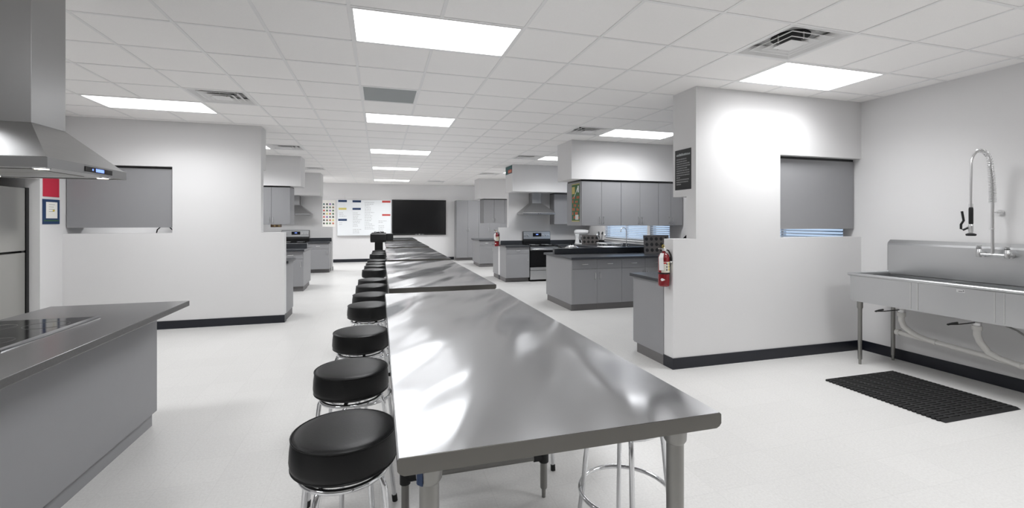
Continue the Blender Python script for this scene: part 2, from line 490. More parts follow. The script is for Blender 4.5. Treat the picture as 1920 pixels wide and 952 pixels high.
# ------------------------------------------------------------------ windows and blinds
wl = ['window by the counter behind the sink partition', 'narrow window at the end of the peninsula', 'wide window over the kitchen counter with the tall faucet']
for k, (a0, a1, z0, z1) in enumerate(WINS):
    wn = empty('window_%d' % (k + 1), (XR, a0, z0)); tag(wn, wl[k], 'window', kind='structure')
    L, Hh = a1 - a0, z1 - z0
    b = boxes((.05, .1, .002, .04, .002, Hh - .002), (.05, .1, L - .04, L - .002, .002, Hh - .002), (.05, .1, .04, L - .04, .002, .04), (.05, .1, .04, L - .04, Hh - .04, Hh - .002))
    if L > 1: b.box(.05, .1, L / 2 - .02, L / 2 + .02, .04, Hh - .04)
    b.build('window_frame', 'white', wn)
    if L > 1:
        boxes((.07, .076, .04, L / 2 - .02, .04, Hh - .04)).build('pane', 'glass', wn); boxes((.07, .076, L / 2 + .02, L - .04, .04, Hh - .04)).build('pane', 'glass', wn)
    else:
        boxes((.07, .076, .04, L - .04, .04, Hh - .04)).build('pane', 'glass', wn)
    boxes((-.03, .05, -.03, L + .03, -.025, 0)).build('window_sill', 'white', wn)
    bl = empty('window_blind', (XR + .025, a0, z0))
    tag(bl, 'pale slatted blind on the ' + wl[k], 'blind')
    boxes((-.02, .02, .01, L - .01, Hh - .05, Hh - .004)).build('head_rail', 'blind', bl)
    s = MB(); z = .06
    while z < Hh - .07:
        s.loft([[(-.021, .012, z - .010), (-.021, .012, z - .008), (.021, .012, z + .010), (.021, .012, z + .008)], [(-.021, L - .012, z - .010), (-.021, L - .012, z - .008), (.021, L - .012, z + .010), (.021, L - .012, z + .008)]])
        z += .04
    tag(s.build('slats', 'blind', bl), kind='stuff')
    boxes((-.016, .016, .012, L - .012, .02, .036)).build('bottom_rail', 'blind', bl)

# ------------------------------------------------------------------ cabinets
def handle(name, p, L, vertical, parent, axis='x'):
    q = L / 2; e = .03
    if vertical: pts = [(0, 0, -q), (0, -e * .8, -q + .006), (0, -e, -q + .03), (0, -e, q - .03), (0, -e * .8, q - .006), (0, 0, q)]
    else: pts = [(-q, 0, 0), (-q + .006, -e * .8, 0), (-q + .03, -e, 0), (q - .03, -e, 0), (q - .006, -e * .8, 0), (q, 0, 0)]
    return MB().tube([(p[0] + a, p[1] + b_, p[2] + c) for a, b_, c in pts], .0055, 8).build(name, 'nickel', parent, smooth=40)

def base_cabinet(loc, rz, w, label, group=None, d=.585, z1=.876, doors=1, drawers=1, hinge='l', end_l=0, end_r=0, toe=.065):
    t = empty('base_cabinet', loc, rz); tag(t, label, 'cabinet', group)
    boxes((0, w, .02, d, .105, z1)).build('body', 'laminate', t)
    boxes((.001, w - .001, .02 + toe, d - .001, 0, .105)).build('toe_kick', 'toe', t)
    dw = w / doors; zd = .71 if drawers else z1 - .004
    for k in range(doors):
        xa, xb = k * dw + .002, (k + 1) * dw - .002
        dr = boxes((xa, xb, 0, .02, .112, zd - .002)).build('door', 'laminate', t, bevel=.0015)
        hs = (k % 2 == 0) if doors > 1 else (hinge == 'l')
        hx = xb - .045 if hs else xa + .045
        handle('handle', (hx, 0, zd - .12), .11, True, dr)
        if drawers:
            dd = boxes((xa, xb, 0, .02, zd + .002, z1 - .004)).build('drawer', 'laminate', t, bevel=.0015)
            handle('handle', ((xa + xb) / 2, 0, (zd + z1) / 2), .11, False, dd)
    return t

def wall_cabinet(loc, rz, w, label, group=None, d=.33, z0=1.45, z1=2.238, doors=2, panel=False):
    t = empty('wall_cabinet', (loc[0], loc[1], z0), rz); tag(t, label, 'cabinet', group); Hh = z1 - z0
    boxes((0, w, .02, d, 0, Hh)).build('body', 'laminate', t)
    boxes((.001, w - .001, .028, d - .005, Hh, Hh + .027)).build('gap_shadow_strip', 'black', t)  # black strip standing in for the shadow in the gap above
    dw = w / doors
    for k in range(doors):
        xa, xb = k * dw + .0025, (k + 1) * dw - .0025
        dr = boxes((xa, xb, 0, .02, .002, Hh - .002)).build('door', 'laminate', t, bevel=.0015)
        hs = (k % 2 == 0)
        handle('handle', (xb - .035 if hs else xa + .035, 0, .1), .11, True, dr)
    return t

def slab(name, m, label, cat, *bs, bevel=.004):
    return tag(boxes(*bs).build(name, m, bevel=bevel), label, cat)

CT = .914
# --- behind the sink partition (fronts away from the sink)
t = base_cabinet((3.55, 4.775, 0), PI, .65, 'grey base cabinet behind the sink partition, its end panel below the fire extinguisher', 'base cabinets behind the sink partition', d=.599)
boxes((.631, .649, .02, .598, .106, .875)).build('end_panel', 'laminate', t)
for k in range(3):
    x1 = 3.55 + .65 * (k + 1)
    base_cabinet((x1, 4.775, 0), PI, .645, 'grey base cabinet behind the sink partition, %s from the fire extinguisher' % ('second', 'third', 'fourth')[k], 'base cabinets behind the sink partition', d=.599)
slab('countertop', 'counter', 'dark countertop behind the sink partition, at the fire extinguisher', 'countertop', (2.872, 5.515, 4.178, 4.81, .876, CT))
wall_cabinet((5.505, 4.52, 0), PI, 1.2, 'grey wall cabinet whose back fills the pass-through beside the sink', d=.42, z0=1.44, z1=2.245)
# --- bay counter along the window, behind the sink partition
for k in range(3):
    base_cabinet((4.92, 7.0 - k * .72, 0), -PI / 2, .71, 'grey base cabinet under the first window counter, %s from the peninsula' % ('next', 'second', 'third')[k], 'cabinets under the first window counter')
slab('countertop', 'counter', 'dark countertop under the window behind the sink partition', 'countertop', (4.885, 5.515, 4.812, 7.04, .876, CT))

# --- peninsula units
def peninsula(y, dx, side, tagname, xs, ups, uy, depth, name):
    pass
PX = [3.14, 3.613, 4.089, 4.56, 5.04, 5.505]
nth = ('at the open end', 'second from the open end', 'third from the open end', 'fourth from the open end', 'fifth from the open end', 'sixth from the open end')
def run_front(y, xs, where, grp, d=.62, mirror=False, end=None):
    out = []
    for k in range(len(xs) - 1):
        o = base_cabinet((xs[k], y, 0), 0, xs[k + 1] - xs[k], 'grey base cabinet of %s, %s' % (where, nth[k] if not mirror else nth[len(xs) - 2 - k]), grp, d=d, hinge='l' if k % 2 == 0 else 'r', toe=.012)
        out.append(o)
    return out
c = run_front(7.1, PX, 'the peninsula below the poster cabinet', 'base cabinets of the poster peninsula')
boxes((-.001, .018, .021, 1.24, .106, .8755)).build('end_panel', 'laminate', c[0])
boxes((.0, .018, .034, 1.18, 0, .1045)).build('end_plinth', 'toe', c[0])
for k in range(3):
    base_cabinet((3.165 + .78 * (k + 1), 8.35, 0), PI, .775, 'grey base cabinet on the back of the poster peninsula, %s' % nth[k], 'rear base cabinets of the poster peninsula', d=.62, doors=2, drawers=1)
slab('countertop', 'counter', 'dark countertop of the peninsula below the poster cabinet', 'countertop', (3.105, 5.515, 7.05, 8.4, .876, CT))
slab('backsplash_ledge', 'counter', 'low dark ledge running along the poster peninsula countertop', 'ledge', (3.13, 5.515, 7.88, 7.97, CT + .001, CT + .108))
for k in range(3):
    xa = 3.415 + .78 * k; ww = .778 if k < 2 else .53
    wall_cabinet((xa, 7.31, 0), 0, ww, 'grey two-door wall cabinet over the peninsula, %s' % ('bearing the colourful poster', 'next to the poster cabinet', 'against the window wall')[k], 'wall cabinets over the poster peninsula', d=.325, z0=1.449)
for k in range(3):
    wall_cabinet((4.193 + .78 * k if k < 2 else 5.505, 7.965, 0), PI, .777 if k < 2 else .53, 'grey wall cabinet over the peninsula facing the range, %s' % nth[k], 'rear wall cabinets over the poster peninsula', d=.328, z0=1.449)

# --- range wall on the window side
c = base_cabinet((3.03, 10.87, 0), 0, .61, 'grey drawer-and-door base cabinet beside the range with the chimney hood, at the partition end', d=.628)
boxes((-.001, .018, .021, .627, .106, .8755)).build('end_panel', 'laminate', c)
base_cabinet((4.425, 10.87, 0), 0, .48, 'grey base cabinet on the window side of the chimney-hood range', d=.628)
slab('countertop', 'counter', 'short dark countertop between partition end and chimney-hood range', 'countertop', (3.0, 3.643, 10.83, 11.498, .876, CT), (3.045, 3.643, 11.47, 11.498, CT, CT + .105))
slab('countertop', 'counter', 'dark countertop from chimney-hood range along the window', 'countertop', (4.417, 5.515, 10.83, 11.498, .876, CT), (4.885, 5.515, 8.402, 10.83, .876, CT), (4.417, 5.515, 11.47, 11.498, CT, CT + .105), (5.49, 5.515, 8.43, 11.47, CT, CT + .105))
for k in range(3):
    base_cabinet((4.92, 10.85 - k * .8, 0), -PI / 2, .79, 'grey base cabinet under the wide window, %s from the range corner' % ('next', 'second', 'third')[k], 'cabinets under the wide window', doors=2)
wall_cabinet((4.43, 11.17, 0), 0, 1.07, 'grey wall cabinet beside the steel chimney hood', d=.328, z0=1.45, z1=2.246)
for k in range(3):
    t = base_cabinet((3.03 + .82 * (k + 1), 12.27, 0), PI, .815, 'grey base cabinet on the back of the range partition, %s' % nth[k], 'base cabinets behind the range partition', d=.612, doors=2)
slab('countertop', 'counter', 'dark countertop on the back of the range partition', 'countertop', (3.0, 5.515, 11.658, 12.31, .876, CT))

# --- far peninsula near tall cabinets
FX = [3.205, 3.69, 4.175, 4.66, 5.145, 5.505]
c = run_front(14.8, FX, 'the peninsula before the tall cabinets', 'base cabinets of the far peninsula', d=.6)
boxes((-.001, .018, .021, 1.22, .106, .8755)).build('end_panel', 'laminate', c[0])
for k in range(3):
    base_cabinet((3.225 + .75 * (k + 1), 16.03, 0), PI, .745, 'grey base cabinet facing the tall cabinets, %s' % nth[k], 'rear base cabinets of the far peninsula', d=.62, doors=2)
slab('countertop', 'counter', 'dark countertop of the peninsula before the tall cabinets', 'countertop', (3.17, 5.515, 14.75, 16.08, .876, CT))
for k in range(3):
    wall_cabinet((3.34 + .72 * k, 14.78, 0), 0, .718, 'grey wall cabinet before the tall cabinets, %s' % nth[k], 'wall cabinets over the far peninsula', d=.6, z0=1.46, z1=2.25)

# --- tall cabinets on the television wall
for k in range(3):
    xa = 2.86 + .875 * k
    t = empty('tall_cabinet', (xa, 17.42, 0)); ww = .873
    tag(t, 'tall grey two-door storage cabinet on the television wall, %s' % ('next to the television', 'in the middle', 'in the window corner')[k], 'cabinet', 'tall cabinets on the television wall')
    boxes((0, ww, .02, .525, .105, 2.34)).build('body', 'laminate', t)
    boxes((0, ww, .05, .525, 0, .105)).build('toe_kick', 'toe', t)
    for q in range(2):
        dr = boxes((q * ww / 2 + .002, (q + 1) * ww / 2 - .002, 0, .02, .11, 2.335)).build('door', 'laminate', t, bevel=.0015)
        handle('handle', (ww / 2 + (-.04 if q == 0 else .04), 0, 1.2), .12, True, dr)

# --- left side: behind island partition
for k in range(4):
    base_cabinet((-1.387 - .66 * k, 8.31, 0), PI, .655, 'grey base cabinet behind the island partition, %s' % nth[k], 'base cabinets behind the island partition', d=.61, doors=1)
slab('countertop', 'counter', 'dark countertop behind the island partition', 'countertop', (XL + .003, -1.355, 7.698, 8.35, .876, CT))
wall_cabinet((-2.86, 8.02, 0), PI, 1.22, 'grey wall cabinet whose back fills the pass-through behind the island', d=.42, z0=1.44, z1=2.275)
# peninsula
LXs = [-4.08, -3.58, -3.08, -2.58, -2.1, -1.6]
c = run_front(10.75, LXs, 'the peninsula behind the island partition', 'base cabinets of the left peninsula', d=.6, mirror=True)
boxes((.482, .501, .021, 1.12, .106, .8755)).build('end_panel', 'laminate', c[-1])
for k in range(3):
    base_cabinet((-1.62 - .82 * k, 11.88, 0), PI, .815, 'grey base cabinet on the back of the island-side peninsula, %s' % nth[k], 'rear base cabinets of the left peninsula', d=.5, doors=2)
slab('countertop', 'counter', 'dark countertop of the peninsula behind the island partition', 'countertop', (XL + .003, -1.57, 10.7, 11.92, .876, CT))
slab('backsplash_ledge', 'counter', 'low dark ledge on the peninsula behind the island partition', 'ledge', (XL + .003, -1.59, 11.25, 11.36, CT + .001, CT + .11))
for k in range(3):
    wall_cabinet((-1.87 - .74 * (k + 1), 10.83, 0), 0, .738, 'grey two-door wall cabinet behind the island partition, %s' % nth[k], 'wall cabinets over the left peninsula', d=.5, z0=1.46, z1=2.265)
# far range wall
base_cabinet((-2.045, 14.43, 0), 0, .6, 'grey drawer-and-door base cabinet between poster-side range and food poster', d=.618)
base_cabinet((-3.5, 14.43, 0), 0, .63, 'grey base cabinet on the wall side of the range near the food poster', d=.618)
slab('countertop', 'counter', 'short dark countertop between poster-side range and food poster', 'countertop', (-2.05, -1.41, 14.39, 15.048, .876, CT), (-2.05, -1.43, 15.02, 15.048, CT, CT + .105))
slab('countertop', 'counter', 'dark countertop on the wall side of the range near the food poster', 'countertop', (XL + .003, -2.845, 14.39, 15.048, .876, CT))

# ------------------------------------------------------------------ ranges
def kitchen_range(loc, label):
    t = empty('kitchen_range', loc); tag(t, label, 'stove', 'steel and black kitchen ranges'); w_ = .762
    boxes((0, w_, .03, .62, .04, .895)).build('body', 'black', t)
    boxes((-.002, w_ + .002, .0, .622, .896, .918)).build('cooktop', 'black_gloss', t, bevel=.004)
    d = boxes((.004, w_ - .004, -.012, .03, .29, .885)).build('oven_door', 'black_gloss', t, bevel=.004)
    boxes((.004, w_ - .004, -.014, .028, .79, .882)).build('top_trim', 'steel', d)
    boxes((.004, w_ - .004, -.014, .028, .29, .36)).build('bottom_trim', 'steel', d)
    MB().tube([(.05, -.01, .82), (.052, -.05, .82), (.08, -.055, .82), (w_ - .08, -.055, .82), (w_ - .052, -.05, .82), (w_ - .05, -.01, .82)], .012, 10).build('door_handle', 'steel', d, smooth=40)
    boxes((.004, w_ - .004, -.01, .03, .05, .28)).build('drawer', 'steel', t, bevel=.004)
    g_ = MB().prism([(.545, .919), (.62, .919), (.62, 1.26), (.575, 1.26), (.555, 1.06), (.545, 1.0)], 'x', 0, w_).build('backguard', 'black', t)
    MB().prism([(.5535, 1.06), (.556, 1.06), (.5755, 1.25), (.573, 1.25)], 'x', .008, w_ - .008).build('control_panel', 'steel', g_)
    MB().prism([(.558, 1.12), (.561, 1.12), (.5715, 1.215), (.568, 1.215)], 'x', .27, .51).build('clock_display', 'black_gloss', g_)
    boxes((.36, .42, .5575, .566, 1.165, 1.185)).build('clock_digits', 'blue_display', g_)
    for x in (.06, .14, .57, .645, .71):
        MB().cyl((x, .562, 1.155), (x, .535, 1.158), .026, 16).build('knob', 'nickel' if x > .3 else 'steel', g_, smooth=40)
    for x, y_, r in ((.2, .17, .1), (.56, .17, .085), (.2, .42, .075), (.56, .42, .1)):
        MB().ring((x, y_, .9185), r, .0015, 28, 4).build('burner_ring', 'grille', t)
    return t
kitchen_range((3.65, 10.86, 0), 'steel and black range under the chimney hood on the window side')
kitchen_range((-2.82, 14.42, 0), 'steel and black range near the food poster')

# ------------------------------------------------------------------ chimney hoods
def wall_hood(loc, ztop, label, w_=.9, d_=.5):
    t = empty('chimney_hood', loc); tag(t, label, 'range hood')
    boxes((0, w_, 0, d_, 0, .05)).build('rim', 'hood_steel', t, bevel=.002)
    b = MB(); cx = w_ / 2
    b.loft([[(0, 0, .05), (w_, 0, .05), (w_, d_, .05), (0, d_, .05)], [(cx - .14, d_ - .28, .3), (cx + .14, d_ - .28, .3), (cx + .14, d_, .3), (cx - .14, d_, .3)]])
    b.build('canopy', 'hood_steel', t)
    boxes((cx - .12, cx + .12, d_ - .26, d_, .3, ztop - loc[2])).build('chimney', 'hood_steel', t)
    boxes((.06, w_ - .06, .06, d_ - .06, -.004, 0)).build('filter', 'steel_dull', t)
    for s in (-1, 1): boxes((cx + s * .03 - .008, cx + s * .03 + .008, -.003, .0, .015, .03)).build('button', 'black', t)
    return t
wall_hood((3.50, 10.98, 1.70), 2.274, 'small steel chimney hood on the window-side partition wall')
wall_hood((-2.87, 14.55, 1.71), 2.294, 'steel chimney hood over the range near the food poster')

# ------------------------------------------------------------------ cooktop island with ceiling hood
IX0, IX1, IY0, IY1 = -2.28, -1.415, 1.35, 4.075
isl = empty('island_cabinet', (-1.94, 2.7, 0)); tag(isl, 'grey panelled island base under the dark cooktop counter', 'cabinet')
boxes((-.27, .33, -1.25, 1.325, .105, .873)).build('side_panel', 'laminate', isl)
boxes((-.21, .305, -1.2, 1.31, 0, .105)).build('toe_kick', 'laminate', isl)
for k in range(3):
    ya = -1.24 + .855 * k
    dr = boxes((-.29, -.271, ya + .003, ya + .852, .112, .87)).build('door', 'laminate', isl)
tag(boxes((IX0, IX1, IY0, IY1, .874, CT)).build('island_countertop', 'island_top', bevel=.004), 'dark speckled countertop of the cooktop island', 'countertop')
ck = empty('cooktop', (-2.225, 2.735, CT)); tag(ck, 'black glass cooktop with steel edge set into the island', 'cooktop')
boxes((0, .485, 0, .79, .001, .007)).build('glass_top', 'black_gloss', ck)
MB().prism([(.486, .001), (.509, .001), (.507, .008), (.488, .011)], 'y', -.003, .793).build('edge_trim', 'chrome', ck)
for x, y_, r in ((.13, .2, .09), (.35, .2, .075), (.13, .58, .075), (.35, .58, .1)):
    MB().ring((x, y_, .0072), r, .001, 28, 4).build('burner_ring', 'toe', ck)

hd = empty('island_hood', (-1.95, 3.205, 1.80)); tag(hd, 'large steel ceiling-hung hood above the island cooktop', 'range hood')
hx, hy = .35, .37
b = MB()
o_ = [(-hx, -hy), (hx, -hy), (hx, hy), (-hx, hy)]
q = lambda s, z: [(x * s, y_ * s, z) for x, y_ in o_]
rim = boxes((-hx, hx, -hy, -hy + .004, 0, .052), (-hx, hx, hy - .004, hy, 0, .052), (-hx, -hx + .004, -hy + .004, hy - .004, 0, .052), (hx - .004, hx, -hy + .004, hy - .004, 0, .052)).build('rim', 'hood_steel', hd)
boxes((-hx + .004, hx - .004, -hy + .004, hy - .004, .006, .012)).build('underside', 'hood_steel', hd)
cx_, cy_ = .15, .14
b = MB().loft([[(-hx, -hy, .0522), (hx, -hy, .0522), (hx, hy, .0522), (-hx, hy, .0522)], [(-hx + .012, -hy + .012, .056), (hx - .012, -hy + .012, .056), (hx - .012, hy - .012, .056), (-hx + .012, hy - .012, .056)],
               [(-cx_, -cy_, .262), (cx_, -cy_, .262), (cx_, cy_, .262), (-cx_, cy_, .262)]])
b.build('canopy', 'hood_steel', hd)
boxes((-cx_, cx_, -cy_, cy_, .262, 1.144)).build('chimney', 'hood_steel', hd, bevel=.002)
p = boxes((hx, hx + .003, -.07, .2, .013, .042)).build('control_panel', 'black_gloss', hd)
boxes((hx + .003, hx + .004, .03, .11, .018, .037)).build('display', 'blue_display', p)
MB().cyl((hx + .003, .0, .0275), (hx + .0042, .0, .0275), .006, 12).build('power_button', 'blue_display', p)
for sx in (-1, 1):
    for sy in (-1, 1):
        lt = MB().lathe([(.034, -.001), (.036, .006)], (sx * .27, sy * .27, 0), 20).build('lamp_bezel', 'chrome', hd)
        MB().lathe([(.028, -.002), (.028, .004)], (sx * .27, sy * .27, 0), 20).build('bulb', 'spot', lt)
for k in (-1, 1):
    f_ = boxes((-.2, .2, .004 if k > 0 else -.22, .22 if k > 0 else -.004, .003, .006)).build('filter', 'steel_dull', hd)

# ------------------------------------------------------------------ refrigerator
fr = empty('refrigerator', (-4.55, 6.72, 0)); tag(fr, 'stainless top-freezer refrigerator with black body and gap-shade strip in the alcove', 'refrigerator')
boxes((-.38, .28, -.38, .38, .03, 1.945)).build('body', 'black', fr)
d1 = boxes((.285, .345, -.375, .345, .06, 1.145)).build('door', 'fridge_steel', fr, bevel=.008)
d2 = boxes((.285, .345, -.375, .345, 1.165, 1.94)).build('freezer_door', 'fridge_steel', fr, bevel=.008)
for d, za, zb in ((d1, .55, 1.1), (d2, 1.2, 1.6)):
    MB().tube([(.345, -.33, za), (.385, -.33, za + .01), (.39, -.33, za + .05), (.39, -.33, zb - .05), (.385, -.33, zb - .01), (.345, -.33, zb)], .012, 10).build('handle', 'nickel', d, smooth=40)
boxes((.2, .352, .349, .394, .03, 1.945)).build('side_panel', 'black', fr)  # black strip in place of the shaded gap beside the alcove return
boxes((.29, .34, .29, .34, 1.146, 1.164)).build('hinge', 'black', fr)
boxes((-.36, .27, -.36, .36, 0, .03)).build('base_grille', 'black', fr)
b = MB()
n_ = 14; rings = []
for k in range(n_ + 1):
    a = k / n_; y_ = -.28 + .56 * a; s_ = math.sin(PI * min(max(a, .04), .96)) ** .5
    rings.append([(.1 + .16 * s_ * math.cos(t * PI / 6), y_ + .01 * math.sin(9 * a), .05 + (.048 + .006 * math.sin(23 * a)) * s_ * math.sin(t * PI / 6)) for t in range(12)])
b.loft(rings)
tag(b.build('paper_bag', 'bag', loc=(-4.55, 6.6, 1.9475), smooth=50), 'crumpled brown paper bag lying on the refrigerator', 'bag')

# ------------------------------------------------------------------ notices on the certificate wall
def wall_sheet(name, loc, rz, w_, h_, m, label, cat, t=.006):
    o = empty(name, loc, rz); tag(o, label, cat)
    boxes((-w_ / 2, w_ / 2, -t, -.0005, 0, h_)).build('sheet', m, o)
    return o
# local front faces -y ; rz=+pi/2 faces +x ; rz=-pi/2 faces -x
o = wall_sheet('red_notice', (XL, 7.317, 1.846), PI / 2, .3, .245, 'red_paper', 'plain red sheet on the white wall above the framed certificate', 'notice')
o = wall_sheet('framed_certificate', (XL, 7.317, 1.492), PI / 2, .315, .32, 'navy', 'navy mounted certificate with white paper below the red sheet', 'certificate')
boxes((-.1, .11, -.008, -.006, .075, .285)).build('certificate_paper', 'paper', o)
b = MB()
for k in range(4): b.box(-.05, .06 - .02 * (k % 2), -.0086, -.008, .25 - .03 * k, .255 - .03 * k)
b.build('print', 'chalk', o)
boxes((.02, .06, -.0088, -.0082, .165, .185)).build('gold_seal', 'yellow', o)
boxes((-.14, .14, -.0072, -.006, .038, .052)).build('caption_line', 'green_print', o)

# black rules poster on the sink-partition end
o = wall_sheet('rules_poster', (3.188, 4.23, 1.875), -PI / 2, .27, .44, 'black', 'black poster of grey writing on the end of the sink partition', 'poster', t=.004)
ln = [.19, .2, .17, .18, .22, .23, .18, .22, .22, .22, .06, .21, .2, .08]
b = MB()
for k, L in enumerate(ln):
    if k < 2: continue
    z = .36 - .025 * (k - 1)
    x = -.11
    while x < -.11 + L:
        dx = random.uniform(.008, .026)
        b.box(x, min(x + dx, -.11 + L), -.0046, -.004, z - .0055, z + .0055); x += dx + .005
b.build('writing', 'chalk', o)
b = MB()
x = -.11
while x < .11:
    dx = random.uniform(.01, .02); b.box(x, x + dx, -.0046, -.004, .372, .372 + random.uniform(.015, .028)); x += dx + .004
b.build('heading', 'grille', o)

# colourful poster on the wall cabinet's end
o = wall_sheet('vegetable_poster', (3.4145, 7.64, 1.525), -PI / 2, .33, .68, 'green_print', 'colourful red and green food poster on the end of a wall cabinet', 'poster', t=.003)
o.location.y = 7.56
b = MB(); b2 = MB(); b3 = MB()
for r in range(6):
    for c in range(5):
        x = -.14 + .062 * c; z = .05 + .072 * r
        (b if (r + c) % 3 else b2).lathe([(.02, 0), (.026, .012), (.02, .03)], (0, 0, 0), 6) if False else (b if (r * 2 + c) % 3 else b2).box(x, x + random.uniform(.03, .05), -.0038, -.003, z, z + random.uniform(.03, .055))
b.build('food_pictures', 'orange_print', o); b2.build('leaf_pictures', 'teal_print', o)
boxes((-.155, -.03, -.004, -.003, .5, .63)).build('heading_panel', 'tan_print', o)
boxes((-.165, .165, -.0036, -.003, 0, .014), (-.165, .165, -.0036, -.003, .666, .68)).build('border', 'tan_print', o)
b = MB()
b.loft([[(x, -.004, z), (x, -.0032, z), (x + .05, -.0032, z + .03), (x + .05, -.004, z + .03)] for x, z in ((-.09, .43), (.02, .53), (.07, .6))]); b.box(.09, .14, -.004, -.003, .52, .64); b.box(.0, .05, -.004, -.003, .03, .12); b.box(.07, .12, -.004, -.003, .03, .12)
b.build('white_pictures', 'white', o)

# teal sign on the range soffit
o = wall_sheet('teal_sign', (3.184, 11.17, 2.735), -PI / 2, .58, .2, 'teal_print', 'teal and red sign on the soffit end above the range partition', 'sign', t=.006)
boxes((-.05, .27, -.008, -.006, .02, .1)).build('red_band', 'red_sign', o)
boxes((.0, .24, -.0088, -.008, .05, .065)).build('print', 'tan_print', o)

# ------------------------------------------------------------------ television wall
tv = empty('television', (1.485, YB, .995)); tag(tv, 'large black flat-screen television on the end wall', 'television')
boxes((-1.03, 1.03, -.07, -.03, 0, 1.36)).build('bezel', 'black', tv, bevel=.006)
boxes((-.99, .99, -.0715, -.07, .06, 1.325)).build('screen', 'screen', tv)
boxes((-.4, .4, -.03, -.001, .3, 1.0)).build('wall_mount', 'black', tv)
boxes((-.035, .035, -.073, -.07, .016, .038)).build('logo', 'nickel', tv)
boxes((-.17, -.07, -.072, -.07, .018, .03), (.07, .17, -.072, -.07, .018, .03)).build('sensor_strip', 'grille', tv)
wb = empty('whiteboard', (-.54, YB, .99)); tag(wb, 'whiteboard with coloured title strips and handwritten lists beside the television', 'whiteboard')
W_, H_ = .965, 1.335
boxes((-W_, W_, -.018, -.001, 0, H_)).build('board', 'whiteboard', wb)
boxes((-W_ - .012, W_ + .012, -.025, -.001, -.015, 0), (-W_ - .012, W_ + .012, -.025, -.001, H_, H_ + .015), (-W_ - .015, -W_, -.025, -.001, 0, H_), (W_, W_ + .015, -.025, -.001, 0, H_)).build('frame', 'nickel', wb)
boxes((-W_, W_, -.085, -.025, -.012, .006)).build('pen_tray', 'nickel', wb)
for (xa, za, xb, zb, m) in ((-1.474, 2.318, -1.169, 2.239, 'navy'), (-.972, 2.313, -.669, 2.233, 'navy'), (-1.459, 2.027, -1.185, 1.954, 'cream_yellow'), (-.972, 2.028, -.677, 1.953, 'navy'),
                            (-1.474, 1.617, -1.169, 1.542, 'navy'), (.092, 2.31, .397, 2.236, 'red_sign'), (.092, 1.798, .397, 1.734, 'red_sign')):
    boxes((xa + .54, xb + .54, -.021, -.018, za - .99, zb - .99)).build('title_strip', m, wb)
b = MB()
for (x0, z0, n_, L) in ((-.42, .85, 13, .34), (.0, 1.24, 17, .36), (-.9, .85, 3, .26), (.5, .55, 7, .3), (-.9, .48, 2, .2)):
    for k in range(n_):
        if random.random() < .08: continue
        x = x0; e = x0 + L * random.uniform(.45, 1); z = z0 - .062 * k
        while x < e:
            dx = random.uniform(.03, .08); b.box(x, min(x + dx, e), -.0188, -.018, z - .006, z + .006); x += dx + .015
tag(b.build('handwriting', 'chalk', wb), kind='stuff')
# food poster
fp = wall_sheet('food_poster', (-1.81, YB, 1.325), 0, .46, .98, 'paper', 'white poster with rows of small food pictures beside the whiteboard', 'poster', t=.004)
cols = ['red_sign', 'green_print', 'orange_print', 'wood', 'purple_print', 'black', 'teal_print', 'cream_yellow']
for r in range(7):
    for c in range(4):
        x = -.155 + .105 * c; z = .1 + .118 * r
        m = random.choice(cols)
        pc = MB()
        pc.box(x - .032, x + .032, -.0055, -.004, z, z + .03); pc.box(x - .024, x + .02, -.0055, -.004, z + .03, z + .058)
        pc.build('food_picture', m, fp)
        boxes((x - .03, x + .03, -.0052, -.004, z - .02, z - .012)).build('caption', 'chalk', fp)

# black equipment at the end of the stool row
eq = empty('equipment_cart', (-.03, 13.3, 0)); tag(eq, 'black boxy printer-like machine on a stand at the end of the stool row', 'machine')
MB().loft([[(-.21, -.18, .94), (.2, -.18, .94), (.2, .18, .94), (-.21, .18, .94)], [(-.22, -.19, 1.0), (.22, -.19, 1.0), (.22, .19, 1.0), (-.22, .19, 1.0)],
           [(-.22, -.19, 1.17), (.22, -.19, 1.17), (.22, .19, 1.17), (-.22, .19, 1.17)], [(-.17, -.14, 1.21), (.2, -.14, 1.21), (.2, .16, 1.21), (-.17, .16, 1.21)]]).build('machine_body', 'black', eq, bevel=.01)
boxes((-.12, .15, -.1, .12, 1.21, 1.235)).build('lid', 'vinyl', eq, bevel=.008)
boxes((.22, .4, -.12, .12, .98, 1.18)).build('side_tray', 'black', eq, bevel=.01)
MB().tube([(-.1, -.12, 1.215), (.0, -.13, 1.24), (.08, -.12, 1.2)], .006, 6).build('cable', 'grille', eq, smooth=40)
boxes((-.1, .12, -.1, .1, .05, .94)).build('stand_column', 'black', eq)
boxes((-.2, .2, -.2, .2, 0, .05)).build('stand_base', 'black', eq, bevel=.01)

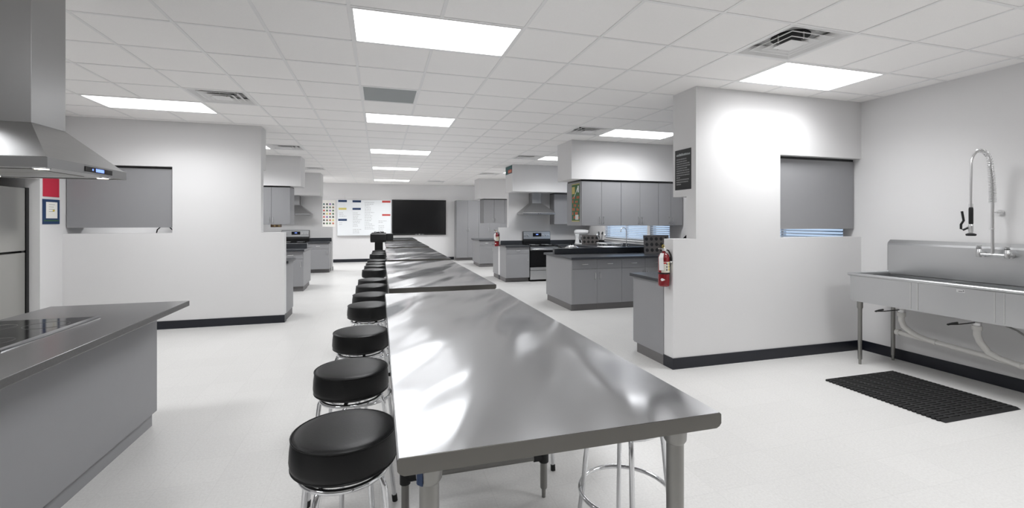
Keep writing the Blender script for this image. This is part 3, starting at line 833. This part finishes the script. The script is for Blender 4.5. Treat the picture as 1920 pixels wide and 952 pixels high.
# ------------------------------------------------------------------ steel work tables
TZ = .97
def work_table(x0, y0, L, label, sticker=False, W=.92):
    t = empty('work_table', (x0 + W / 2, y0 + L / 2, 0)); tag(t, label, 'table', 'stainless steel work tables')
    hx, hy = W / 2, L / 2
    prof = [(-hx + .004, TZ), (hx - .004, TZ), (hx, TZ - .004), (hx, TZ - .03), (hx - .006, TZ - .038), (hx - .016, TZ - .043), (-hx + .016, TZ - .043), (-hx + .006, TZ - .038), (-hx, TZ - .03), (-hx, TZ - .004)]
    MB().prism(prof, 'y', -hy + .002, hy - .002).build('tabletop', 'table_steel', t)
    for sy in (-1, 1): MB().prism([(x_, z_ - .0006) for x_, z_ in prof], 'y', sy * hy, sy * (hy - .0018)).build('end_apron', 'shaded_apron_steel', t)  # end faces in a darker tone that stands in for dim reflection
    for sy, rr in ((-1, .026), (0, .0195), (1, .026)):
        for sx in (-1, 1):
            px, py = sx * (hx - .085), sy * (hy - .1)
            lg = MB().lathe([(rr * .55, 0), (rr * .6, .045), (rr * .92, .05), (rr, .055), (rr, TZ - .05)], (px, py, 0), 20).build('leg', 'steel_dull', t, smooth=40)
            MB().lathe([(rr * 1.05, TZ - .12), (rr * 1.3, TZ - .11), (rr * 1.42, TZ - .049)], (px, py, 0), 20).build('socket', 'steel_dull', lg, smooth=40)
            if sticker and sy == -1 and sx == -1:
                MB().prism([(px - .034, py - .012), (px - .032, py - .02), (px - .022, py - .031), (px - .019, py - .03), (px - .03, py - .012)], 'z', TZ - .115, TZ - .06).build('maker_sticker', 'navy', lg)
    zc = .225
    MB().cyl((-hx + .085, 0, zc), (hx - .085, 0, zc), .016, 14).build('cross_rail', 'steel_dull', t, smooth=40)
    for sx in (-1, 1):
        MB().cyl((sx * (hx - .085), 0, zc - .028), (sx * (hx - .085), 0, zc + .028), .027, 16).cyl((sx * (hx - .1), 0, zc), (sx * (hx - .145), 0, zc), .022, 14).build('clamp', 'rubber', t, smooth=40)
    return t
TB = [(.04, 1.10, 2.53, 'long steel work table standing farthest from the television'), (.075, 3.90, 2.6, 'steel work table, fourth from the television'),
      (.11, 6.80, 2.9, 'steel work table in the middle of the row, third from the television'), (.135, 10.12, 2.95, 'steel work table, second from the television'),
      (.165, 13.8, 2.1, 'steel work table standing nearest the television')]
for k, (x, y, L, lb) in enumerate(TB):
    work_table(x, y, L, lb, k == 0)

# ------------------------------------------------------------------ stools
def make_stool():
    t = empty('stool')
    prof = [(.0, .752), (.06, .751), (.12, .748), (.16, .743), (.178, .7375), (.186, .735)]
    seat = MB().lathe([(.165, .612), (.18, .616), (.190, .628), (.194, .65), (.192, .69), (.188, .722), (.186, .73), (.183, .735), (.17, .741), (.14, .746), (.09, .75), (.02, .752)], n=40)
    s = seat.build('seat', 'vinyl', t, smooth=60)
    MB().ring((0, 0, .7335), .1865, .004, 44, 6).build('piping', 'vinyl', s, smooth=60)
    MB().ring((0, 0, .6255), .1895, .0028, 44, 6).build('hem', 'vinyl', s, smooth=60)
    MB().lathe([(.13, .596), (.14, .611)], n=28).build('seat_plate', 'black', t)
    MB().ring((0, 0, .586), .155, .0105, 44, 10).build('swivel_ring', 'chrome', t, smooth=60)
    for k in range(4):
        a = PI / 4 + k * PI / 2 + .25; ca, sa = math.cos(a), math.sin(a)
        rz_ = [(.05, .592), (.10, .592), (.135, .587), (.158, .572), (.168, .545), (.174, .50), (.19, .33), (.226, .03)]
        lg = MB().tube([(r * ca, r * sa, z) for r, z in rz_], .0115, 10).build('leg', 'chrome', t, smooth=60)
        MB().cyl((.2295 * ca, .2295 * sa, 0), (.2255 * ca, .2255 * sa, .034), .0145, 12).build('rubber_foot', 'rubber', lg, smooth=40)
    MB().ring((0, 0, .275), .208, .0105, 48, 10).build('foot_ring', 'chrome', t, smooth=60)
    return t
ST = [(-.128, 1.84), (-.145, 2.60), (-.13, 3.45), (-.1, 4.52), (-.09, 5.15), (-.09, 5.85), (-.09, 6.45), (-.085, 7.75), (-.072, 8.4), (-.06, 8.95), (-.05, 9.62), (-.04, 11.35), (-.005, 12.0), (.0, 12.7)]
SR = [(1.10, 1.88), (1.02, 2.83)]
st0 = make_stool()
for k, (x, y) in enumerate(ST + SR):
    o = st0 if k == 0 else copy_tree(st0)
    o.location = (x, y, 0); o.rotation_euler = (0, 0, (k * .37) % 1.5 if k < len(ST) else (.16 if k == len(ST) else .55))
    if k < len(ST): tag(o, 'black stool on the island side of the tables, %s from the end opposite the television' % ORD[k], 'stool', 'stools on the island side of the tables')
    else: tag(o, 'black stool pushed under the steel table from the sink side, %s from its open end' % ORD[k - len(ST)], 'stool', 'stools on the sink side of the table')

# ------------------------------------------------------------------ steel sink
SX0, SX1, SY0, SY1 = 4.885, 5.505, 1.83, 3.69
sk = empty('compartment_sink', (SX0, SY0, 0)); tag(sk, 'stainless steel three-compartment sink on tubular legs against the wall', 'sink')
D, L = SX1 - SX0, SY1 - SY0
bs = L / 3
b = MB()
b.box(.012, .024, .008, L - .008, .68, .945)
for yy in (.008, L - .02): b.box(.024, D - .03, yy, yy + .012, .68, .945)
b.box(D - .042, D - .03, .02, L - .02, .68, .945)
b.box(.024, D - .042, .02, L - .02, .672, .684)
b.build('basin_shell', 'steel', sk)
for k in (1, 2):
    boxes((.024, D - .042, k * bs - .014, k * bs + .014, .684, .93)).build('divider', 'steel', sk)
    for s in (-.03, .03):
        boxes((.008, .012, k * bs + s - .003, k * bs + s + .003, .69, .94)).build('seam_strip', 'nickel', sk)
MB().tube([(.0, .0, .962), (.0, L * .5, .962), (.0, L, .962)], .018, 12).build('front_roll', 'steel', sk, smooth=50)
MB().tube([(.0, L, .962), (D - .04, L, .962)], .016, 12).build('side_roll', 'steel', sk, smooth=50)
MB().tube([(.0, 0, .962), (D - .04, 0, .962)], .016, 12).build('side_roll', 'steel', sk, smooth=50)
boxes((.0, .03, .0, L, .944, .954), (.03, D - .04, L - .03, L, .944, .954), (.03, D - .04, 0, .03, .944, .954)).build('rim_flange', 'steel', sk)
MB().prism([(D - .04, .95), (D - .02, .95), (D - .02, 1.285), (D, 1.32), (D, 1.325), (D - .035, 1.29), (D - .04, 1.27)], 'y', 0.0, L).build('backsplash', 'steel', sk)
MB().prism([(D - .04, .95), (D - .002, .95), (D - .002, 1.32), (D - .035, 1.29), (D - .04, 1.27)], 'y', L - .001, L + .002).build('backsplash_end', 'steel', sk)
for x in (.055, D - .075):
    for y in (.08, L - .08):
        lg = MB().lathe([(.012, 0), (.014, .05), (.0195, .055), (.0195, .60)], (x, y, 0), 18).build('leg', 'steel_dull', sk, smooth=40)
        MB().lathe([(.022, .595), (.027, .61), (.027, .672)], (x, y, 0), 18).build('socket', 'steel_dull', lg, smooth=40)
pl = boxes((.0095, .0115, 2 * bs - .33 - .06, 2 * bs - .33 + .0, .905, .93)).build('name_plate', 'white', sk)
boxes((.0088, .0094, 2 * bs - .375, 2 * bs - .345, .912, .917), (.0088, .0094, 2 * bs - .385, 2 * bs - .378, .915, .924)).build('maker_mark', 'ink', pl)
# drains with lever handles
for y in (L - .31, L - .93, L - 1.55):
    dv = MB().lathe([(.03, .585), (.03, .61), (.045, .625), (.05, .671)], (.32, y, 0), 18).build('drain_valve', 'nickel', sk, smooth=40)
    MB().tube([(.3, y, .612), (.12, y + .03, .60), (.03, y + .06, .598)], .005, 8).build('lever', 'black', dv)
    MB().tube([(.035, y + .058, .598), (.04, y + .025, .615), (.05, y - .01, .628)], .009, 8).build('grip', 'black', dv, smooth=40)
# white plastic waste pipe
wp = MB().cyl((.09, L - .2, .352), (.09, .1, .25), .024, 16).build('waste_pipe', 'pvc', sk, smooth=40, loc=(.32, 0, 0))
wp['label'] = 'white plastic drain pipe with curved branches'
for y in (L - .31, L - .93, L - 1.55):
    z = .352 - (L - .2 - (y - .18)) * .102 / (L - .3); zz = .352 - (L - .2 - (y - .24)) * .102 / (L - .3)
    MB().tube([(0, y, .588), (0, y, .50), (.01, y - .015, .44), (.04, y - .06, z + .06), (.07, y - .12, z + .02), (.09, y - .2, z)], [.027, .027, .027, .026, .025, .0245], 14).build('branch', 'pvc', wp, smooth=50)
    MB().cyl((0, y, .545), (0, y, .583), .036, 18).build('slip_nut', 'pvc', wp, smooth=40)
    MB().cyl((.09, y - .235, zz + .0005), (.09, y - .255, zz - .0008), .03, 18).build('collar', 'pvc', wp, smooth=40)
MB().cyl((.09, L - .2, .352), (.09, L - .235, .3502), .031, 18).build('end_cap', 'pvc', wp, smooth=40)
# supply hose + stop valve
sv = empty('supply_valve', (XR - .01, 2.43, .36)); tag(sv, 'grey braided supply hose with wall stop valve below the sink', 'valve')
MB().tube([(-.06, .03, .0), (-.06, .02, .05), (-.07, .06, .12), (-.09, .16, .2), (-.1, .28, .245), (-.1, .34, .26), (-.1, .37, .3)], .008, 8).build('hose', 'steel_dull', sv, smooth=50)
MB().cyl((.008, .03, -.01), (-.075, .03, -.01), .012, 12).cyl((-.06, .03, -.025), (-.06, .03, .012), .014, 12).build('stop_valve', 'nickel', sv, smooth=40)
MB().cyl((-.075, .03, -.01), (-.095, .03, -.01), .022, 10).build('valve_knob', 'black', sv, smooth=40)

# pre-rinse faucet
fx, fy = 5.40, 2.75
fa = empty('pre_rinse_faucet', (fx, fy, 1.2)); tag(fa, 'chrome pre-rinse faucet with spring hose and black spray handle above the sink', 'faucet')
MB().tube([(0, -.1, .02), (0, 0, .02), (0, .1, .02)], .013, 12).build('bridge_body', 'nickel', fa, smooth=50)
for s in (-1, 1):
    v = MB().lathe([(.017, -.01), (.02, 0), (.02, .05), (.016, .055), (.016, .075)], (0, s * .1, .005), 16).build('valve', 'nickel', fa, smooth=40)
    MB().cyl((0, s * .1, .02), (.063, s * .1, .02), .012, 12).cyl((.052, s * .1, .02), (.063, s * .1, .02), .026, 18).build('wall_flange', 'nickel', v, smooth=40)
    MB().cyl((0, s * .1, .08), (0, s * .1, .09), .018, 14).tube([(-.04, s * .1, .1), (0, s * .1, .098), (.03, s * .1, .1)], .008, 8).build('lever_handle', 'nickel', v, smooth=40)
    MB().cyl((0, s * .1, .074), (0, s * .1, .08), .019, 14).build('seal_ring', 'black', v)
MB().cyl((0, 0, .02), (0, 0, .5), .0115, 12).build('riser', 'nickel', fa, smooth=40)
MB().cyl((0, 0, .41), (.118, 0, .41), .006, 8).cyl((.105, 0, .41), (.118, 0, .41), .026, 18).build('wall_bracket', 'nickel', fa, smooth=40)
MB().ring((-.012, 0, .26), .018, .0035, 16, 6).build('hose_hook', 'nickel', fa, smooth=50)
hp = []
for k in range(41):
    a = k / 40
    if a < .55:
        q_ = a / .55; hp.append((-.02 * q_ ** 2 * 1.5, 0, .5 + .33 * q_))
    else:
        q_ = (a - .55) / .45; th = PI * q_
        hp.append((-.03 - .13 * (1 - math.cos(th)), 0, .83 + .14 * math.sin(th)))
hp += [(-.292, 0, .74), (-.295, 0, .62), (-.295, 0, .47)]
MB().tube(hp, .0085, 10).build('hose', 'nickel', fa, smooth=50)
sp = []
path = [Vector(p_) for p_ in hp[:34]]
turns = 34; N = turns * 10
for k in range(N + 1):
    u = k / N * (len(path) - 1); i_ = min(int(u), len(path) - 2); fr_ = u - i_
    c = path[i_].lerp(path[i_ + 1], fr_); tn = (path[i_ + 1] - path[i_]).normalized()
    n1 = Vector((0, 1, 0)); n2 = tn.cross(n1).normalized(); an = 2 * PI * turns * k / N
    R_ = .025 - .008 * (k / N)
    sp.append(c + (n1 * math.cos(an) + n2 * math.sin(an)) * R_)
MB().tube(sp, .0032, 5).build('spring', 'nickel', fa, smooth=60)
gr = MB().lathe([(.012, .30), (.016, .31), (.0165, .44), (.013, .455)], (-.295, 0, 0), 16).build('grip', 'black', fa, smooth=40)
MB().lathe([(.015, .455), (.015, .485)], (-.295, 0, 0), 14).build('coupling', 'nickel', fa)
sh = MB().lathe([(.012, .22), (.016, .235), (.018, .27), (.02, .285), (.014, .302)], (-.295, 0, 0), 16).build('spray_valve', 'nickel', fa, smooth=40)
MB().lathe([(.03, .198), (.036, .203), (.036, .215), (.02, .222)], (-.295, 0, 0), 20).build('spray_face', 'rubber', sh, smooth=40)
MB().tube([(-.295, .015, .275), (-.31, .05, .25), (-.315, .062, .26), (-.315, .062, .30), (-.31, .045, .335), (-.31, .055, .40), (-.31, .058, .42)], .009, 8).build('squeeze_lever', 'black', sh, smooth=50)

# ------------------------------------------------------------------ rubber mat
MX0, MX1, MY0, MY1 = 4.115, 5.005, 2.40, 3.33
mt = empty('rubber_mat', (MX0, MY0, 0)); tag(mt, 'black slotted rubber drainage mat on the floor before the sink', 'mat')
b = MB(); W_, L_ = MX1 - MX0, MY1 - MY0
nx, ny = 28, 7
for k in range(nx + 1):
    y = L_ * k / nx
    b.box(0, W_, max(0, y - .0085), min(L_, y + .0085), .001, .013)
for k in range(ny + 1):
    x = W_ * k / ny
    b.box(max(0, x - .012), min(W_, x + .012), 0.0, L_, .001, .012)
b.build('slotted_sheet', 'rubber', mt)
b = MB()
for k in range(nx): b.lathe([(.012, .001), (.012, .011)], (-.004, L_ * (k + .5) / nx, 0), 8)
b.build('scalloped_edge', 'rubber', mt)
MB().prism([(W_, .001), (W_ + .03, .001), (W_, .012)], 'y', 0, L_).build('bevelled_edge', 'rubber', mt)
MB().prism([(0, .001), (-.03, .001), (0, .012)], 'x', 0, W_).build('bevelled_edge', 'rubber', mt)

# ------------------------------------------------------------------ fire extinguishers
def extinguisher(loc, label):
    t = empty('fire_extinguisher', loc); tag(t, label, 'fire extinguisher', 'red fire extinguishers on partition ends')
    MB().lathe([(.05, 0), (.057, .006), (.058, .02), (.058, .29), (.052, .32), (.035, .342), (.018, .352), (.018, .365)], n=28).build('tank', 'red_tank', t, smooth=50)
    def band(name, m, z0, z1, a0, a1, r=.0588, n=18):
        b = MB(); rings = []
        for k in range(n + 1):
            a = a0 + (a1 - a0) * k / n; c_, s_ = math.cos(a), math.sin(a)
            rings.append([(r * c_, r * s_, z0), (r * c_, r * s_, z1), ((r - .0012) * c_, (r - .0012) * s_, z1), ((r - .0012) * c_, (r - .0012) * s_, z0)])
        return b.loft(rings).build(name, m, t, smooth=40)
    lb = band('label', 'tank_label', .145, .255, -2.6, .1)
    band('strap', 'black', .128, .143, -PI, PI, n=28)
    for k, (zz, m) in enumerate(((.165, 'ink'), (.195, 'ink'), (.225, 'ink'))):
        band('pictogram', m, zz, zz + .018, -1.75, -1.55, .0596, 4); band('pictogram', 'yellow', zz, zz + .02, -1.3, -1.0, .0596, 4)
    band('pictogram', 'red_sign', .235, .25, -2.4, -1.7, .0594, 6)
    b = MB(); n = 6
    b.loft([[(.0592 * math.cos(a), .0592 * math.sin(a), .072 - hh), (.0592 * math.cos(a), .0592 * math.sin(a), .072 + hh), (.058 * math.cos(a), .058 * math.sin(a), .072 + hh), (.058 * math.cos(a), .058 * math.sin(a), .072 - hh)] for a, hh in ((-2.75, .001), (-2.55, .015), (-2.3, .012), (-1.95, .001))])
    b.build('diamond_mark', 'white', t)
    v = MB().lathe([(.016, .362), (.018, .37), (.018, .392), (.01, .4)], n=16).build('valve', 'nickel', t, smooth=40)
    MB().tube([(0, 0, .395), (-.03, .0, .41), (-.075, -.02, .428)], .007, 8).build('lever', 'black', v, smooth=40)
    MB().tube([(0, 0, .385), (-.03, 0, .386), (-.075, -.02, .392)], .0065, 8).build('carry_handle', 'nickel', v, smooth=40)
    MB().ring((-.02, -.02, .415), .014, .0025, 14, 5, 'y').build('pull_pin', 'yellow', v)
    MB().cyl((0, -.016, .38), (0, -.028, .38), .013, 14).build('gauge', 'white', v)
    MB().tube([(.012, -.012, .38), (.035, -.03, .37), (.05, -.045, .33), (.052, -.052, .29), (.05, -.055, .26)], .0075, 8).build('hose', 'black', t, smooth=50)
    MB().lathe([(.008, .245), (.012, .262)], (.05, -.055, 0), 10).build('nozzle', 'white', t)
    tg = MB().loft([[(-.03, -.045, .345), (-.06, -.03, .345), (-.0605, -.031, .345), (-.0305, -.046, .345)], [(-.045, -.055, .30), (-.085, -.035, .30), (-.0855, -.036, .3), (-.0455, -.056, .3)], [(-.04, -.06, .17), (-.082, -.038, .17), (-.0825, -.039, .17), (-.0405, -.061, .17)]]).build('inspection_tag', 'white', t)
    boxes((.03, .064, -.02, .02, .2, .3)).build('wall_bracket', 'black', t)
extinguisher((2.843, 4.085, .855), 'red fire extinguisher hung on the end of the sink partition')
extinguisher((2.965, 11.575, .87), 'red fire extinguisher hung on the end of the range partition')

# ------------------------------------------------------------------ things on the counters
mx = empty('stand_mixer', (5.18, 11.12, CT)); tag(mx, 'white stand mixer on the counter beside the chimney-hood range', 'mixer')
mx.rotation_euler = (0, 0, 2.6)
MB().prism([(-.17, -.1), (.12, -.11), (.17, -.06), (.17, .06), (.12, .11), (-.17, .1)], 'z', 0.001, .035).build('base', 'white', mx, bevel=.008)
MB().loft([[(.04, -.06, .035), (.16, -.06, .035), (.16, .06, .035), (.04, .06, .035)], [(.06, -.045, .16), (.14, -.045, .16), (.14, .045, .16), (.06, .045, .16)], [(.04, -.05, .27), (.16, -.05, .27), (.16, .05, .27), (.04, .05, .27)]]).build('column', 'white', mx, bevel=.01)
b = MB(); b.loft([[(x, r * math.cos(a * PI / 8), .325 + r * .95 * math.sin(a * PI / 8)) for a in range(16)] for x, r in ((-.2, .03), (-.19, .055), (-.1, .07), (.05, .075), (.15, .065), (.18, .04))])
b.build('motor_head', 'white', mx, smooth=50)
MB().cyl((-.2, 0, .325), (-.212, 0, .325), .022, 14).build('hub_cap', 'black', mx)
MB().cyl((-.09, 0, .27), (-.09, 0, .2), .014, 12).build('beater_shaft', 'nickel', mx)
MB().lathe([(.05, .036), (.085, .06), (.105, .12), (.112, .185), (.108, .185), (.08, .065)], (-.08, 0, 0), 24).build('bowl', 'chrome', mx, smooth=50)

def muffin_tin(loc, rz, tilt, nc, nr, label):
    t = empty('muffin_tin', loc, rz); t.rotation_euler = (tilt, 0, rz); tag(t, label, 'baking tin')
    p = .105; W_, H_ = nc * p + .02, nr * p + .03
    boxes((-W_ / 2, W_ / 2, 0, .003, 0, H_)).build('sheet', 'pan_grey', t, bevel=.001)
    MB().tube([(-W_ / 2, .0015, 0), (W_ / 2, .0015, 0), (W_ / 2, .0015, H_), (-W_ / 2, .0015, H_)], .005, 6, closed=True).build('rolled_rim', 'pan_grey', t)
    for r in range(nr):
        for c in range(nc):
            x, z = -W_ / 2 + .01 + p * (c + .5), .015 + p * (r + .5)
            prof = [(.046, -.001), (.046, .004), (.036, .034), (.0, .035)]
            b = MB(); n = 18
            b.loft([[(x + rr * math.cos(2 * PI * k / n), yy_, z + rr * math.sin(2 * PI * k / n)) for k in range(n)] for rr, yy_ in ((.040, -.002), (.034, -.0018), (.0335, -.0012), (.03, -.001))], cap=False)
            b.loft([[(x + rr * math.cos(2 * PI * k / n), yy_, z + rr * math.sin(2 * PI * k / n)) for k in range(n)] for rr, yy_ in ((.041, -.003), (.041, -.004), (.034, -.004), (.034, -.003))], closed=True)
            b.build('cup', 'pan_grey', t, smooth=50)
            MB().loft([[(x + .034 * math.cos(2 * PI * k / n), yy_, z + .034 * math.sin(2 * PI * k / n)) for k in range(n)] for yy_ in (-.0022, -.0005)]).build('cup_floor', 'black', t)
    return t
muffin_tin((5.02, 7.42, CT + .006), 0, -.12, 5, 3, 'grey muffin tin propped upright on the peninsula countertop')
muffin_tin((5.25, 10.7, CT + .012), -.5, -.12, 4, 2, 'dark muffin tin standing by the mixer')
kt = empty('saucepan', (3.6, 8.16, CT + .001)); tag(kt, 'shiny domed steel pot with curved handle at the peninsula end', 'pot')
MB().lathe([(.1, 0), (.125, .01), (.135, .05), (.135, .09)], n=28).build('pot_body', 'chrome', kt, smooth=50)
MB().lathe([(.138, .091), (.13, .105), (.09, .135), (.03, .15), (.01, .152)], n=28).build('lid', 'chrome', kt, smooth=50)
MB().lathe([(.012, .152), (.02, .165), (.01, .178)], n=12).build('lid_knob', 'black', kt, smooth=50)
MB().tube([(-.13, 0, .075), (-.2, 0, .1), (-.3, .0, .13), (-.36, 0, .135)], .01, 8).build('handle', 'black', kt, smooth=50)
pz = empty('round_griddle', (3.42, 4.3, CT + .001)); tag(pz, 'round black pan standing upright behind the sink partition', 'pan')
MB().lathe([(.25, 0), (.255, .006), (.25, .012), (.235, .014)], n=40).build('disc', 'black', pz, smooth=40)
pz.rotation_euler = (-PI / 2 + .1, 0, 0); pz.location.z = CT + .257; pz.location.y = 4.3
rk = empty('wire_rack', (3.42, 4.245, CT + .001)); tag(rk, 'wire rack leaning in front of the round black pan', 'rack')
MB().tube([(-.16, 0, 0), (.16, 0, 0), (.16, .0, .465), (-.16, 0, .465)], .005, 6, closed=True).build('rim', 'nickel', rk)
b = MB()
for k in range(11): b.cyl((-.15 + .03 * k, 0, 0), (-.15 + .03 * k, 0, .465), .002, 5)
tag(b.build('wires', 'nickel', rk), kind='stuff')
gf = empty('gooseneck_faucet', (5.3, 9.0, CT + .001)); tag(gf, 'tall slim chrome faucet on the counter under the wide window', 'faucet')
MB().lathe([(.028, 0), (.028, .02), (.016, .03), (.014, .06)], n=16).build('base', 'chrome', gf, smooth=40)
MB().tube([(0, 0, .05), (0, 0, .40), (-.02, 0, .45), (-.07, 0, .475), (-.12, 0, .455), (-.14, 0, .41), (-.14, 0, .37)], .011, 10).build('spout', 'chrome', gf, smooth=50)
MB().tube([(0, -.02, .05), (0, -.06, .06), (0, -.09, .08)], .007, 8).build('lever', 'chrome', gf, smooth=40)
dr = empty('dish_rack', (5.15, 9.5, CT + .001)); tag(dr, 'white dish rack on the counter under the wide window', 'dish rack')
boxes((-.2, .2, -.25, .25, .012, .022)).build('tray', 'white', dr, bevel=.004)
MB().tube([(-.2, -.25, .1), (.2, -.25, .1), (.2, .25, .1), (-.2, .25, .1)], .008, 8, closed=True).build('rim', 'white', dr)
b = MB()
for k in range(9):
    y = -.24 + .06 * k; b.tube([(-.2, y, .1), (-.19, y, .02), (.19, y, .02), (.2, y, .1)], .003, 5)
tag(b.build('wires', 'white', dr), kind='stuff')
for x in (-.17, .17):
    for y in (-.22, .22): boxes((x - .012, x + .012, y - .012, y + .012, 0, .012)).build('foot', 'black', dr)
uc = empty('utensil_crock', (5.25, 10.1, CT + .001)); tag(uc, 'dark crock full of black cooking utensils by the wide window', 'utensils')
MB().lathe([(.065, 0), (.07, .02), (.07, .15), (.064, .15), (.062, .02)], n=24).build('crock', 'black', uc, smooth=40)
for k in range(7):
    a = k * .9; e = (.1 * math.cos(a), .1 * math.sin(a), .27 + .03 * (k % 3))
    MB().tube([(.02 * math.cos(a), .02 * math.sin(a), .02), (.05 * math.cos(a), .05 * math.sin(a), .15), e], .005, 6).lathe([(.01, -.02), (.024, 0), (.01, .03)], e, 8).build('utensil', 'black' if k % 3 else 'nickel', uc, smooth=50)
# items behind the pass-through beside the sink
ts = empty('toaster', (5.12, 5.6, CT + .001), .3); tag(ts, 'grey toaster on the counter seen through the pass-through beside the sink', 'toaster')
MB().prism([(-.09, 0), (.09, 0), (.095, .15), (.08, .2), (-.08, .2), (-.095, .15)], 'y', -.15, .15).build('shell', 'steel_dull', ts, bevel=.01)
boxes((-.05, -.02, -.12, .12, .196, .202), (.02, .05, -.12, .12, .196, .202)).build('slot', 'black', ts)
boxes((-.02, .02, -.165, -.15, .1, .12)).build('lever', 'black', ts)
pt = empty('stock_pot', (4.6, 4.5, CT + .001)); tag(pt, 'dark stock pot behind the pass-through beside the sink', 'pot')
MB().lathe([(.13, 0), (.14, .01), (.14, .38), (.147, .39)], n=28).build('pot_body', 'steel_dull', pt, smooth=40)
MB().lathe([(.148, .391), (.14, .41), (.05, .43), (.01, .432)], n=28).build('lid', 'black', pt, smooth=40)
for s in (-1, 1): MB().tube([(s * .14, -.04, .3), (s * .18, -.03, .31), (s * .18, .03, .31), (s * .14, .04, .3)], .007, 8).build('handle', 'nickel', pt, smooth=40)
# wire-handled faucet behind the island pass-through
g2 = empty('black_gooseneck_faucet', (-3.15, 7.85, CT + .001)); tag(g2, 'thin black gooseneck faucet seen through the pass-through behind the island', 'faucet')
MB().lathe([(.026, 0), (.026, .02), (.014, .03), (.012, .05)], n=16).build('base', 'black', g2, smooth=40)
MB().tube([(0, 0, .04), (0, 0, .42), (.015, 0, .49), (.06, 0, .535), (.11, 0, .545), (.17, 0, .525), (.21, 0, .48), (.215, 0, .40)], .008, 8).build('spout', 'black', g2, smooth=50)
MB().tube([(0, -.015, .04), (0, -.05, .06), (0, -.08, .09)], .006, 8).build('lever', 'black', g2, smooth=40)
sb = empty('spice_rack', (-2.19, 11.05, 1.46)); tag(sb, 'small brown wooden rack mounted under a wall cabinet behind the island partition', 'rack')
boxes((-.1, .1, -.05, .05, -.008, -.001), (-.1, .1, -.05, .05, -.062, -.054), (-.1, -.092, -.05, .05, -.054, -.008), (.092, .1, -.05, .05, -.054, -.008)).build('box', 'wood', sb)
for k in range(4): boxes((-.08 + .042 * k, -.05 + .042 * k, -.045, .03, -.053, -.012)).build('drawer', 'brass' if k % 2 else 'wood', sb)
